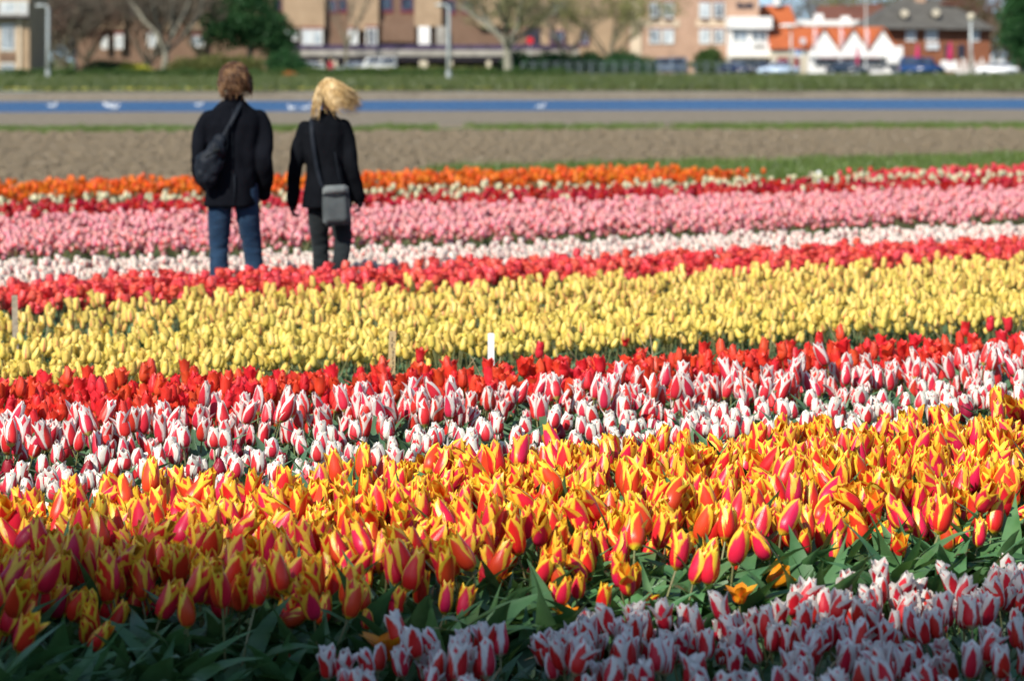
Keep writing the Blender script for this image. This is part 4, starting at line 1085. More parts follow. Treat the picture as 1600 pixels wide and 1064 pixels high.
B_(b, 'door', M['oxblood'], 1214, 90, 1232, 112, Y, .3, .1); B_(b, 'door', M['oxblood'], 1240, 90, 1250, 112, Y, .3, .1)
B_(b, 'skylight', M['curtain'], 1250, 60, 1258, 69, Y, .3, .5)
for cx, hw in ((1287, 24), (1333, 23), (1378, 23)):
    g = gable_roof(b, 'gable', M['white_paint'], [(cx-hw, 80), (cx+hw, 80), (cx, 46)], Y-.9, Y+3)
    for s in (-1, 1):
        bm = bmesh.new(); q0 = at(cx, 44.5, Y); q1 = at(cx+s*(hw+1), 80, Y)
        dx = (q1-q0); n2 = Vector((-dx.z, 0, dx.x)).normalized()*.14
        pr = [(q0.x, q0.z), (q1.x, q1.z), (q1.x+n2.x*(s), q1.z+n2.z*s), (q0.x+n2.x*s, q0.z+n2.z*s)]
        prism(bm, pr, Y-1.1, Y+3.1); bmesh.ops.recalc_face_normals(bm, faces=bm.faces); obj('roof_slope', bm, M['orange_tile'], b)
    window(g, cx-2.6, 63, cx+2.6, 70, Y-.9, 'window_frame', 'glass_dark', 0, proud=.06, fw=.06)
B_(b, 'lower_front', M['white_paint'], 1263, 80.3, 1406, 90, Y, .9, 1.0)
B_(b, 'awning_stripe', M['oxblood'], 1276, 90.2, 1372, 91.8, Y, .9, 1.05)
for x0 in (1274, 1292, 1322, 1345, 1362): window(b, x0, 96, x0+15, 106, Y, 'window_frame', 'glass_dark' if x0 < 1300 else 'glass', 1, proud=.3, fw=.1)
B_(b, 'terrace_screen', M['white_paint'], 1272, 107, 1312, 113, Y, .2, 2.6)
B_(b, 'porch', M['white_paint'], 1384, 73, 1408, 100, Y, 3, 1.6)
# flat white roof behind
Y = 358
b = building('pavilion', 1300, Y, 'low white flat roof line just above the orange roof')
B_(b, 'roof_slab', M['white_paint'], 1248, 32, 1344, 41, Y, 6); B_(b, 'wall', M['concrete'], 1250, 41.3, 1342, 116, Y, 5.5, -.3)
B_(b, 'roof_hood', M['white_paint'], 1275, 22, 1287, 32, Y, 2, -.5); B_(b, 'roof_hood', M['white_paint'], 1317, 26, 1329, 32, Y, 2, -.5)
# red-brown roofs behind
Y = 385
b = building('house', 1310, Y, 'house with dark red-brown roof between the pavilion and the thatched house')
B_(b, 'wall', M['brown_brick'], 1280, 34, 1392, 112, Y, 8)
bm = bmesh.new(); A = at(1276, 36, Y); C_ = at(1394, 36, Y); T1 = at(1283, 9, Y); T2 = at(1385, 5, Y)
v0 = [bm.verts.new(p) for p in ((A.x, Y-.4, A.z), (C_.x, Y-.4, C_.z), (T2.x, Y+4, T2.z), (T1.x, Y+4, T1.z), (A.x, Y+9.4, A.z), (C_.x, Y+9.4, C_.z))]
for f in ((0, 1, 2, 3), (5, 4, 3, 2), (1, 5, 2), (4, 0, 3), (0, 4, 5, 1)): bm.faces.new([v0[i] for i in f])
obj('roof', bm, M['brown_tile'], b)

# big house under a grey roof
Y = 345
b = building('house', 1450, Y, 'large red brick house under a broad grey hipped roof with dormers toned pale as reflections')
B_(b, 'wall', M['red_brick'], 1390, 40, 1547, 114, Y, 12)
bm = bmesh.new(); e = [at(1340, 45, Y), at(1556, 47, Y), at(1484, -2, Y), at(1424, -8, Y)]
v0 = [bm.verts.new(p) for p in ((e[0].x, Y-1.2, e[0].z), (e[1].x, Y-1.2, e[1].z), (e[2].x, Y+6, e[2].z), (e[3].x, Y+6, e[3].z), (e[0].x, Y+13, e[0].z), (e[1].x, Y+13, e[1].z))]
for f in ((0, 1, 2, 3), (5, 4, 3, 2), (1, 5, 2), (4, 0, 3), (0, 4, 5, 1)): bm.faces.new([v0[i] for i in f])
rf = obj('roof', bm, M['thatch'], b)
B_(rf, 'ridge_cap', M['brown_tile'], 1470, 4, 1508, 8, Y+3.9, .8); B_(rf, 'chimney', M['rosy_brick'], 1430, -20, 1446, 6, Y+5, 1.4)
for cx, cy in ((1411, 22), (1460, 21)):
    c = at(cx, cy, Y+1.8); bm = bmesh.new(); ellipsoid(bm, (c.x, Y+2.1, c.z-.05), (.55, 1.6, .5), 16, 10); dm = obj('dormer', bm, M['thatch'], rf, sm=True)
    bm = bmesh.new(); bmesh.ops.create_cone(bm, cap_ends=True, segments=20, radius1=.42, radius2=.42, depth=.1, matrix=Matrix.Translation((c.x, Y+.5, c.z)) @ Matrix.Rotation(R(90), 4, 'X')); obj('dormer_glare_face', bm, M['cream_post'], rf)  # cream disc paints the bright reflection off the dormer face
for (x0, x1) in ((1415, 1431), (1446, 1465), (1514, 1530)):
    window(b, x0, 47, x1, 65, Y, 'white_paint', 'glass_pale', 2, proud=.14, fw=.16)
B_(b, 'gutter', M['dark_paint'], 1392, 40.6, 1546, 43.4, Y, .3, .3)
B_(b, 'sign_panel', M['curtain'], 1447, 68, 1467, 78, Y, .2, .2)
for x0 in (1476, 1496): B_(b, 'dark_door', M['dark_paint'], x0, 70, x0+12, 92, Y, .2, .1)
B_(b, 'terrace_wall', M['white_paint'], 1466, 95, 1492, 111, Y, .3, 2.0)

# ------------------------------------------------------------------ street furniture
def street_lamp(px, y0, y1, Y, label, hd=-1):
    base = at(px, y1, Y); o = thing('street_lamp', (base.x, Y, 0), label, 'street lamp', 'tall street lamps along the far bank')
    h = at(px, y0, Y).z; bm = bmesh.new(); x = base.x
    tube(bm, [(x, Y, 0), (x, Y, h*.5), (x, Y, h-.3), (x+hd*.10, Y, h-.08), (x+hd*.3, Y, h)], [.17, .14, .12, .10, .08], 10); obj('pole', bm, M['steel'], o, sm=True)
    bm = bmesh.new(); ellipsoid(bm, (x+hd*.62, Y, h-.03), (.42, .2, .13), 14, 8); obj('lamp_head', bm, M['steel'], o, sm=True)
    bm = bmesh.new(); tube(bm, [(x, Y, 0), (x, Y, .9)], .20, 12); obj('base_sleeve', bm, M['steel'], o)
street_lamp(75, 9, 127, 257, 'tall grey street lamp at the left in front of the bare trees')
street_lamp(701, 8, 130, 243, 'tall grey street lamp left of the large spreading bare tree')
Y = 320; x = at(1236, 0, Y).x; o = thing('street_lamp', (x, Y, 0), 'street lamp with wide flat white hood in front of the orange roofs', 'street lamp')
bm = bmesh.new(); tube(bm, [(x, Y, 0), (x, Y, at(0, 42, Y).z)], [.12, .08], 10); obj('pole', bm, M['steel'], o, sm=True)
bm = bmesh.new(); c = at(1236, 41, Y); ellipsoid(bm, (c.x-.2, Y, c.z), (1.0, .7, .20), 20, 8); obj('lamp_hood', bm, M['white_paint'], o, sm=True)
Y = 318; x = at(1517, 0, Y).x; o = thing('street_lamp', (x, Y, 0), 'street lamp with a cream globe in front of the grey-roofed house', 'street lamp')
bm = bmesh.new(); tube(bm, [(x, Y, 0), (x, Y, at(0, 33, Y).z)], [.16, .13], 10); obj('pole', bm, M['steel'], o, sm=True)
bm = bmesh.new(); c = at(1518, 27, Y); ellipsoid(bm, c, (.40, .40, .40), 20, 12); obj('globe', bm, M['cream_post'], o, sm=True)
M['flag'] = m_plain('flag_cloth', (.72, .42, .46), .8, var=.3, scale=3); M['magenta'] = m_plain('magenta_cloth', (.50, .02, .11), .75, var=.15)
for i, (px, lb) in enumerate(((1272, 'flagpole with a furled pale red flag left of the first gable'), (1313, 'flagpole with a furled pale red flag between the first and second gable'), (1353, 'flagpole with a furled pale red flag between the second and third gable'))):
    Y = 326; x = at(px, 0, Y).x; o = thing('flagpole', (x, Y, 0), lb, 'flagpole', 'flagpoles before the white gables'); zt = at(px, 40 if i < 2 else 2, Y).z
    bm = bmesh.new(); tube(bm, [(x, Y, 0), (x, Y, zt)], [.07, .05], 8); obj('pole', bm, M['white_paint'], o)
    bm = bmesh.new(); z1 = at(0, 46, Y).z; tube(bm, [(x+.12, Y, z1), (x+.22, Y-.05, z1-.7), (x+.15, Y, z1-1.6), (x+.2, Y+.04, z1-2.3)], [.10, .17, .15, .05], 8, flat=.5); obj('flag', bm, M['flag'], o, sm=True)
for px, y0, y1, lb in ((1434, 70, 104, 'closed magenta parasol left of the grey sign panel on the brick house'), (1485, 66, 104, 'tall closed magenta parasol in front of the dark doors of the brick house'), (1340, 72, 104, 'thin closed magenta parasol in front of the second white gable')):
    Y = 328; x = at(px, 0, Y).x; zt = at(0, y0, Y).z; o = thing('parasol', (x, Y, 0), lb, 'parasol', 'closed magenta parasols')
    bm = bmesh.new(); tube(bm, [(x, Y, 0), (x, Y, zt)], .035, 8); obj('pole', bm, M['white_paint'], o)
    bm = bmesh.new(); k = .6 if px == 1340 else 1; tube(bm, [(x, Y, zt-2.0), (x, Y, zt-1.8), (x, Y, zt-.9), (x, Y, zt-.1), (x, Y, zt+.05)], [.22*k, .34*k, .26*k, .10*k, .02], 10); obj('canopy', bm, M['magenta'], o, sm=True)
q = random.Random(77); wp = [(1392, 'red striped'), (1402, ''), (1458, ''), (1500, ''), (1506, ''), (1519, ''), (1530, ''), (1545, ''), (1553, ''), (1570, '')]
# terrace tables and menu boards in front of the houses: a low white fence
Y = 331
fn = thing('picket_fence', (at(1530, 0, Y).x, Y, 0), 'low white fence in front of the brick house at the right', 'fence')
for px in range(1493, 1578, 5):
    a = at(px, 0, Y); h_ = q.uniform(.9, 1.75) if px % 3 else q.uniform(1.8, 2.1); bm = bmesh.new(); box(bm, a.x, a.x+.18, Y, Y+.08, 0, h_); prism(bm, [(a.x, h_), (a.x+.18, h_), (a.x+.09, h_+.12)], Y, Y+.08); obj('paling', bm, M['white_paint'], fn)
a = at(1493, 0, Y); c = at(1577, 0, Y); bm = bmesh.new(); box(bm, a.x, c.x, Y+.085, Y+.13, .45, .57); obj('rail', bm, M['white_paint'], fn)
bs = thing('board_sign', (at(1249, 0, 322).x, 322, 0), 'small blue and white board on a post beside the hooded lamp', 'sign')
M['blue_sign'] = m_plain('blue_sign', (.12, .25, .55), .5)
Y = 322; B_(bs, 'board', M['white_paint'], 1241, 77, 1258, 89, Y, .08); B_(bs, 'blue_field', M['blue_sign'], 1243, 79, 1250, 86, Y, .04, .045); B_(bs, 'post', M['steel'], 1248.6, 89.3, 1249.8, 120, Y, .08)

# ------------------------------------------------------------------ vehicles
M['tyre'] = m_plain('tyre', (.015, .015, .015), .9); M['rim'] = m_plain('rim', (.45, .46, .48), .3, .8); M['lamp_glass'] = m_plain('headlight_glass', (.75, .78, .8), .08, .6); M['tail'] = m_plain('tail_light', (.45, .01, .01), .2)
def m_carpaint(name, c):
    b = NB(name); return b.done(b.principled(c, .25, 0, .5, None, **{'Coat Weight': .8, 'Coat Roughness': .05}))
PROF = {'car': ([(-2.1, .30), (-2.15, .55), (-2.08, .78), (-1.2, .93), (1.45, .95), (2.0, .90), (2.12, .70), (2.1, .32)], [(-1.15, .94), (-.45, 1.40), (.75, 1.43), (1.55, .96)], 4.3),
        'van': ([(-2.2, .30), (-2.3, .6), (-2.2, .95), (-1.55, 1.12), (2.25, 1.15), (2.3, .6), (2.25, .32)], [(-1.5, 1.13), (-.95, 1.85), (2.15, 1.95), (2.26, 1.16)], 4.6)}
def vehicle(name, px, Y, kind, col, face, label, cat, z0=.08):
    """side-on vehicle, its nose towards face (-1 is the picture's left)"""
    body, cab, L = PROF[kind]; x = at(px, 0, Y).x; o = thing(name, (x, Y, z0), label, cat); hw = .86
    pm = m_carpaint(name + '_paint', col)
    def pr(nm, poly, y0, y1, mat, par, bev=0, taper=0):
        bm = bmesh.new(); P_ = [(-face*p[0], p[1]) for p in poly]; prism(bm, P_, y0, y1)
        if taper:
            for v in bm.verts: v.co.y *= 1 - taper*max(0, (v.co.z-.95))
        bmesh.ops.recalc_face_normals(bm, faces=bm.faces)
        if bev: bmesh.ops.bevel(bm, geom=bm.edges[:], offset=bev, segments=3, affect='EDGES', clamp_overlap=True)
        return obj_local(nm, bm, mat, par, bev > 0)
    bd = pr('body', body, -hw, hw, pm, o, .07)
    pr('cabin', cab, -hw*.93, hw*.93, pm, o, .04, .22)
    cx = sum(p[0] for p in cab)/4; cz = sum(p[1] for p in cab)/4
    win = [(cx+(p[0]-cx)*.86, cz+(p[1]-cz)*.76+.02) for p in cab]
    mid = (win[0][0]+win[3][0])/2; tops = (win[1][0]+win[2][0])/2
    for q4 in ([win[0], win[1], (tops-.05, win[1][1]+.0), (mid-.05, win[0][1])], [(mid+.05, win[0][1]), (tops+.05, win[1][1]), win[2], win[3]]):
        for s in (-1, 1):
            g = pr('side_window', q4, s*hw*.93-.03, s*hw*.93+.03, M['glass_dark'], o, 0, .21)
    for e_, nm in ((0, 'windscreen'), (2, 'rear_window')):
        a, c = (cab[0], cab[1]) if e_ == 0 else (cab[3], cab[2]); dn = Vector((a[0]-c[0], a[1]-c[1])); nn = Vector((-dn.y, dn.x)).normalized()*.03
        if (nn.x > 0) == (e_ == 0): nn = -nn
        pts = [(a[0]+(c[0]-a[0])*f, a[1]+(c[1]-a[1])*f) for f in (.12, .88)]
        pr(nm, [pts[0], pts[1], (pts[1][0]+nn.x, pts[1][1]+nn.y), (pts[0][0]+nn.x, pts[0][1]+nn.y)], -hw*.72, hw*.72, M['glass'], o)
    for wx in (-1.32, 1.32):
        for s in (-1, 1):
            bm = bmesh.new(); mt = Matrix.Translation((-face*wx, s*(hw-.08), .32)) @ Matrix.Rotation(R(90), 4, 'X')
            bmesh.ops.create_cone(bm, cap_ends=True, segments=22, radius1=.32, radius2=.32, depth=.22, matrix=mt); wl = obj_local('wheel', bm, M['tyre'], o, False)
            bm = bmesh.new(); mt = Matrix.Translation((-face*wx, s*(hw+.035), .32)) @ Matrix.Rotation(R(90), 4, 'X')
            bmesh.ops.create_cone(bm, cap_ends=True, segments=18, radius1=.20, radius2=.20, depth=.03, matrix=mt); obj_local('rim', bm, M['rim'], wl, False)
    fx = min(p[0] for p in body); bx = max(p[0] for p in body)
    for s in (-1, 1):
        bm = bmesh.new(); ellipsoid(bm, (-face*(fx+.10), s*.62, .70), (.12, .20, .10), 12, 8); obj_local('headlight', bm, M['lamp_glass'], o)
        bm = bmesh.new(); ellipsoid(bm, (-face*(bx-.06), s*.66, .75), (.08, .14, .10), 12, 8); obj_local('tail_light', bm, M['tail'], o)
    return o
vehicle('parked_car', 1149, 326, 'car', (.012, .02, .06), 1, 'dark blue car parked in front of the white flat-roofed shop', 'car').rotation_euler[2] = R(-55)
vehicle('parked_car', 1196, 330, 'car', (.015, .02, .04), -1, 'black car half hidden behind the silver blue car', 'car')
vehicle('parked_car', 1216, 324, 'car', (.42, .52, .66), -1, 'silver blue car parked below the hooded lamp', 'car')
vehicle('parked_car', 1325, 325, 'car', (.012, .025, .045), 1, 'dark car parked in front of the three white gables', 'car').rotation_euler[2] = R(-25)
v_ = vehicle('parked_van', 1440, 324, 'van', (.012, .045, .14), 1, 'dark blue van parked in front of the large brick house', 'van')
vehicle('parked_car', 1557, 319, 'car', (.82, .83, .85), -1, 'white car at the far right of the street', 'car')
vehicle('parked_car', 1578, 329, 'car', (.012, .03, .07), -1, 'dark blue car behind the white car at the far right', 'car')
vehicle('parked_car', 493, 349, 'car', (.62, .66, .66), 1, 'pale car under the left end of the raised walkway', 'car')
vehicle('parked_car', 588, 349, 'van', (.66, .68, .66), -1, 'white van under the middle of the raised walkway', 'van')
vehicle('parked_car', 552, 349, 'car', (.40, .46, .52), -1, 'grey car between the pale car and the white van under the walkway', 'car')
vehicle('parked_car', 1040, 336, 'van', (.36, .42, .48), -1, 'grey van behind the hedge below the rosy block', 'van')

# ------------------------------------------------------------------ trees
M['bark'] = m_plain('bark', (.20, .18, .12), .9, var=.35, scale=8, bd=.02)
M['bark_grey'] = m_plain('grey_bark', (.26, .25, .19), .9, var=.25, scale=6, bd=.02)
M['twig'] = m_plain('twig', (.125, .105, .075), .9, var=.3, scale=4)
M['twig_red'] = m_plain('reddish_twig', (.17, .09, .065), .9, var=.3, scale=4)
M['twig_green'] = m_plain('green_twig', (.19, .19, .085), .9, var=.3, scale=4)
M['birch'] = m_plain('birch_bark', (.48, .45, .38), .8, var=.4, scale=12)
def crown_leaf(name, c, c2):
    b = NB(name); co = b.obco(); n = b.noise(co, 1.3, 3); col = b.mix(b.ramp(n, [(.35, 0), (.65, 1)]), c, c2)
    p = b.principled(col, .6, 0, .3); tr = b.n('ShaderNodeBsdfTranslucent'); b.l(col, tr.inputs[0])
    mx = b.n('ShaderNodeMixShader'); mx.inputs[0].default_value = .25; b.l(p, mx.inputs[1]); b.l(tr.outputs[0], mx.inputs[2]); return b.done(mx.outputs[0])
M['evergreen'] = crown_leaf('evergreen_leaves', (.018, .075, .022), (.035, .11, .03)); M['mid_green'] = crown_leaf('mid_green_leaves', (.04, .09, .018), (.075, .13, .03))
M['olive'] = crown_leaf('olive_leaves', (.10, .12, .03), (.15, .16, .045)); M['yellow_bush'] = crown_leaf('yellow_blossom', (.50, .44, .04), (.36, .38, .05))
M['budding'] = crown_leaf('budding_leaves', (.17, .18, .05), (.24, .23, .08))
class TubeArr:
    def __init__(s): s.v = []; s.f = []
    def add(s, pts, rad, n):
        b0 = len(s.v); ref = Vector((.13, .71, .31))
        for i, p in enumerate(pts):
            d = (pts[min(i+1, len(pts)-1)] - pts[max(i-1, 0)]); a = d.cross(ref)
            a = a.normalized() if a.length > 1e-6 else Vector((1, 0, 0)); b = d.cross(a).normalized()
            for k in range(n): s.v.append(p + (a*math.cos(6.2832*k/n) + b*math.sin(6.2832*k/n))*rad[i])
        for i in range(len(pts)-1):
            for k in range(n): s.f.append((b0+i*n+k, b0+i*n+(k+1) % n, b0+(i+1)*n+(k+1) % n, b0+(i+1)*n+k))
    def obj(s, name, mat, parent, off):
        me = bpy.data.meshes.new(name); me.from_pydata([v - off for v in s.v], [], s.f); smooth(me); return link_mesh(name, me, mat, parent)
def bare_tree(px, ybase, h, Y, seed, label, twig='twig', bark='bark', fork=.28, spread=.75, trunk=.30, nl=(6, 6, 5, 4), budding=0, rmin=.018, group='bare trees beyond the canal'):
    x = at(px, 0, Y).x; o = thing('bare_tree', (x, Y, 0), label, 'tree', group); q = random.Random(seed); tr = TubeArr(); cr = TubeArr(); tips = []
    base = Vector((x, Y, 0)); tp = base + Vector((q.uniform(-.3, .3), 0, h*fork))
    tr.add([base, base.lerp(tp, .12) , base.lerp(tp, .6) + Vector((q.uniform(-.1, .1), 0, 0)), tp], [trunk*1.25, trunk, trunk*.85, trunk*.8], 9)
    def grow(p, d, L, r, lev):
        pts = [p]; rad = [r]; k = 4; c = p; dd = d
        for i in range(k):
            dd = (dd + Vector((q.gauss(0, .13), q.gauss(0, .13), q.gauss(.06, .10)))).normalized(); c = c + dd*L/k; pts.append(c); rad.append(max(rmin, r*(1-.62*(i+1)/k)))
        (tr if lev == 0 else cr).add(pts, rad, 6 if lev == 0 else 4 if lev == 1 else 3)
        if lev >= len(nl)-1: tips.append(c); return
        for j in range(nl[lev+1] if lev+1 < len(nl) else 3):
            f = q.uniform(.28, 1.0); i = min(k-1, int(f*k)); pp = pts[i].lerp(pts[i+1], f*k-i)
            a = q.uniform(0, 6.28); e = Vector((math.cos(a), math.sin(a), q.uniform(-.25, .5))); nd = (dd*(1-spread*.62) + e*spread*.62).normalized()
            grow(pp, nd, L*q.uniform(.42, .68), max(rmin*1.15, rad[i]*.58), lev+1)
    for j in range(nl[0]):
        a = 6.28*j/nl[0] + q.uniform(-.4, .4); e = Vector((math.cos(a)*spread, math.sin(a)*spread, q.uniform(.6, 1.3))).normalized()
        grow(tp - Vector((0, 0, q.uniform(0, h*fork*.25))), e, h*(1-fork)*q.uniform(.6, .85), trunk*.52, 0)
    off = Vector((x, Y, 0)); tr.obj('trunk', M[bark], o, off); cr.obj('crown', M[twig], o, off)
    if budding:
        ma = MA()
        for p in tips:
            for _ in range(budding):
                c = p + Vector((q.gauss(0, .35), q.gauss(0, .35), q.gauss(0, .35))) - off; s_ = q.uniform(.06, .13); a = Vector((q.gauss(0, 1), q.gauss(0, 1), q.gauss(0, 1))).normalized()*s_; b = a.cross(Vector((q.gauss(0, 1), q.gauss(0, 1), q.gauss(0, 1)))).normalized()*s_
                ma.grid([[c-a-b, c+a-b], [c-a+b, c+a+b]], 0)
        me = ma.mesh('buds', [M['budding']]); ob = bpy.data.objects.new('buds', me); COL.objects.link(ob); ob.parent = o
    return o
def leafy(name, px, Y, blobs, n, ls, mat, seed, label, cat, trunk=None, group=None, at_xy=None):
    """blobs: (dx, dy, z, rx, ry, rz) metres about the base"""
    x = at(px, 0, Y).x if at_xy is None else at_xy[0]; Y = Y if at_xy is None else at_xy[1]
    o = thing(name, (x, Y, 0), label, cat, group); g = np.random.default_rng(seed)
    w_ = np.array([b[3]*b[4]*b[5] for b in blobs])**.67; w_ /= w_.sum(); V = []
    for b, k in zip(blobs, (w_*n).astype(int)):
        d = g.normal(size=(k, 3)); d /= np.linalg.norm(d, axis=1)[:, None]; r = g.random(k)**.33
        lump = 1 + .22*np.sin(d[:, 0]*5+b[0]*3)*np.sin(d[:, 2]*6+b[2]) + .12*np.sin(d[:, 1]*11)
        c = d*r[:, None]*lump[:, None]*np.array(b[3:6]) + np.array(b[:3])
        c += g.normal(size=c.shape)*ls*.6
        a = g.normal(size=(k, 3)); a /= np.linalg.norm(a, axis=1)[:, None]; t = np.cross(a, g.normal(size=(k, 3))); t /= np.linalg.norm(t, axis=1)[:, None]
        s_ = (ls*g.uniform(.5, 1.2, k))[:, None]; a = a*s_; t = t*s_*.6
        V.append(np.stack([c-a, c-t, c+a, c+t], 1).reshape(-1, 3))
    V = np.concatenate(V); V[:, 2] = np.maximum(V[:, 2], .02); nf = len(V)//4
    me = bpy.data.meshes.new('crown'); me.from_pydata(V.tolist(), [], [(4*i, 4*i+1, 4*i+2, 4*i+3) for i in range(nf)])
    me.materials.append(M[mat]); c = bpy.data.objects.new('crown' if trunk else 'foliage', me); COL.objects.link(c); c.parent = o
    if trunk:
        tr = TubeArr(); q = random.Random(seed); tr.add([Vector((0, 0, 0)), Vector((.05, 0, trunk[0]*.4)), Vector((0, 0, trunk[0]))], [trunk[1]*1.2, trunk[1], trunk[1]*.4], 8)
        for b in blobs[:8]: tr.add([Vector((0, 0, trunk[0]*.35)), Vector((b[0]*.5, b[1]*.5, (trunk[0]*.35+b[2])*.5+.2)), Vector((b[0], b[1], b[2]))], [trunk[1]*.5, trunk[1]*.35, .03], 5)
        tr.obj('trunk', M['bark'], o, Vector((0, 0, 0)))
    else:
        tr = TubeArr(); q = random.Random(seed)
        for b in blobs[:6]: tr.add([Vector((b[0]*.4, 0, 0)), Vector((b[0]*.8, 0, b[2]*.5)), Vector(b[:3])], [.06, .04, .02], 4)
        tr.obj('stem', M['bark'], o, Vector((0, 0, 0)))
    return o
bare_tree(98, 118, 12, 335, 1, 'bushy brown bare tree right of the left street lamp', 'twig', spread=.9, fork=.12, trunk=.2, nl=(8, 7, 6, 4), rmin=.028)
bare_tree(62, 118, 11, 345, 12, 'dark bare tree between the tan building and the left street lamp', 'twig', spread=.8, fork=.15, trunk=.18, nl=(8, 7, 6, 4), rmin=.028)
bare_tree(136, 118, 11, 340, 13, 'reddish bare tree left of the yellow bush', 'twig_red', spread=.9, fork=.15, trunk=.18, nl=(8, 7, 6, 4), rmin=.028)
bare_tree(119, 121, 3.4, 318, 14, 'small pale-trunked bare tree below the reddish one', 'twig', 'birch', spread=.7, fork=.7, trunk=.16, nl=(4, 4, 3))
bare_tree(255, 115, 14, 330, 2, 'tall bare tree with pale grey-green trunk right of the yellow bush', 'twig', 'bark_grey', spread=.8, fork=.22, trunk=.36)
bare_tree(228, 115, 12, 343, 15, 'bare tree with many thin limbs left of the grey-green trunk', 'twig', 'bark_grey', spread=.8, fork=.1, trunk=.2, nl=(8, 7, 6, 4), rmin=.028)
bare_tree(312, 115, 12, 338, 16, 'brown bare tree left of the green evergreen', 'twig', 'bark', spread=.9, fork=.2, trunk=.22, nl=(8, 7, 6, 4), rmin=.028)
bare_tree(795, 110, 14, 322, 3, 'large spreading bare tree with thick pale trunk in front of the raised walkway', 'twig_green', 'bark_grey', spread=1.1, fork=.26, trunk=.52, nl=(7, 6, 5, 4))
bare_tree(955, 105, 10.5, 328, 4, 'smaller budding tree above the green hedge', 'twig_green', 'bark', spread=.75, fork=.2, trunk=.24, budding=2)
bare_tree(540, 108, 12, 349, 5, 'thin bare tree before the brown wall right of the white bay windows', 'twig', spread=.6, fork=.3, trunk=.18, nl=(5, 5, 4))
bare_tree(885, 108, 11, 345, 17, 'bare tree behind the left end of the green hedge', 'twig', spread=.8, fork=.2, trunk=.2)
bare_tree(1265, 108, 13, 420, 6, 'bluish bare tree against the sky behind the orange roofs', 'twig', spread=.9, fork=.3, trunk=.25)
bare_tree(1300, 108, 13.5, 430, 18, 'bare tree against the sky behind the red-brown roof', 'twig_red', spread=.9, fork=.3, trunk=.25)
bare_tree(1536, 108, 13, 372, 7, 'reddish brown bare tree behind the grey roof at the right', 'twig_red', spread=.95, fork=.2, trunk=.25, nl=(7, 6, 6, 4))
bare_tree(1368, 108, 13, 392, 19, 'olive bare tree rising behind the left slope of the grey roof', 'twig_green', spread=.9, fork=.3, trunk=.25, budding=2)
leafy('evergreen_tree', 390, 336, [(0, 0, 6.5, 3.6, 3, 3.2), (-2.2, 0, 5, 3, 2.6, 2.2), (2.2, 0, 4.6, 2.6, 2.6, 2.3), (0, 0, 9, 2.4, 2, 2), (3.4, 0, 2.8, 1.7, 2, 1.6)], 15000, .20, 'evergreen', 1, 'dense dark green tree behind the head of the brown-haired walker', 'tree', (8, .3))
leafy('evergreen_tree', 1592, 322, [(0, 0, 5, 2.2, 2, 2.6), (.5, 0, 8, 2.0, 2, 2.2), (1.2, 0, 2.5, 2.2, 2, 2.2)], 12000, .18, 'evergreen', 2, 'dark evergreen tree at the right edge behind the white car', 'tree', (8, .3))
leafy('evergreen_tree', 1500, 380, [(0, 0, 8.0, 3.2, 2, 2.0), (-1, 0, 6, 3.2, 2, 2.0), (0, 0, 4, 2, 2, 2.5)], 8000, .2, 'olive', 3, 'olive green tree behind the ridge of the grey roof', 'tree', (8, .3))
leafy('round_bush', 1107, 330, [(0, 0, 1.2, 1.9, 1.5, 1.1), (0, 0, 2.1, 1.3, 1.3, .8), (.6, 0, .8, 1.9, 1.4, .8)], 9000, .13, 'mid_green', 4, 'round green bush between the rosy block and the dark blue car', 'bush')
leafy('yellow_bush', 207, 312, [(0, 0, .55, 1.7, 1.2, .8), (.9, 0, .4, 1.4, 1.1, .55), (-.5, 0, .7, .9, .9, .8)], 8000, .09, 'yellow_bush', 5, 'yellow blossoming bush below the bare trees', 'bush')
leafy('green_shrub', 165, 318, [(0, 0, .8, 2.6, 1.2, .9), (2.4, 0, .6, 2.0, 1.2, .8)], 7000, .12, 'mid_green', 6, 'low green shrub left of the yellow bush', 'bush')
leafy('green_shrub', 60, 312, [(0, 0, .7, 1.6, 1.2, 1.0)], 4000, .12, 'mid_green', 7, 'green shrub at the foot of the left street lamp', 'bush')
leafy('green_shrub', 335, 318, [(0, 0, 1.1, 2.6, 1.2, 1.2), (-2.6, 0, .9, 2.4, 1.2, 1.1), (2.6, 0, 1, 2.4, 1.2, 1.1)], 11000, .13, 'olive', 8, 'broad olive shrub behind the brown-haired walker', 'bush')
leafy('green_shrub', 440, 320, [(0, 0, 1.3, 1.8, 1.2, 1.3), (1.6, 0, .8, 1.6, 1.2, .9)], 7000, .13, 'evergreen', 9, 'dark shrub left of the raised walkway', 'bush')
hd = [(dx, 0, 1.1 + .35*math.sin(dx*1.7), 1.3, 1.0, 1.25) for dx in np.arange(-6.5, 7.6, 1.1)]
leafy('tall_hedge', 905, 326, hd, 30000, .13, 'evergreen', 10, 'tall dark green hedge right of the large spreading tree', 'hedge')
hd = [(dx, 0, .35 + .1*math.sin(dx*2.3), 1.5, .6, .55) for dx in np.arange(-29, 21, 1.0)]
leafy('low_hedge', 520, 286, hd, 60000, .10, 'mid_green', 11, 'long low hedge along the top of the far bank', 'hedge')
leafy('green_shrub', 620, 316, [(dx, 0, .5, 1.2, 1, .6) for dx in np.arange(-8, 9, 1.3)], 14000, .11, 'olive', 12, 'low olive shrubs in front of the raised walkway', 'bush')
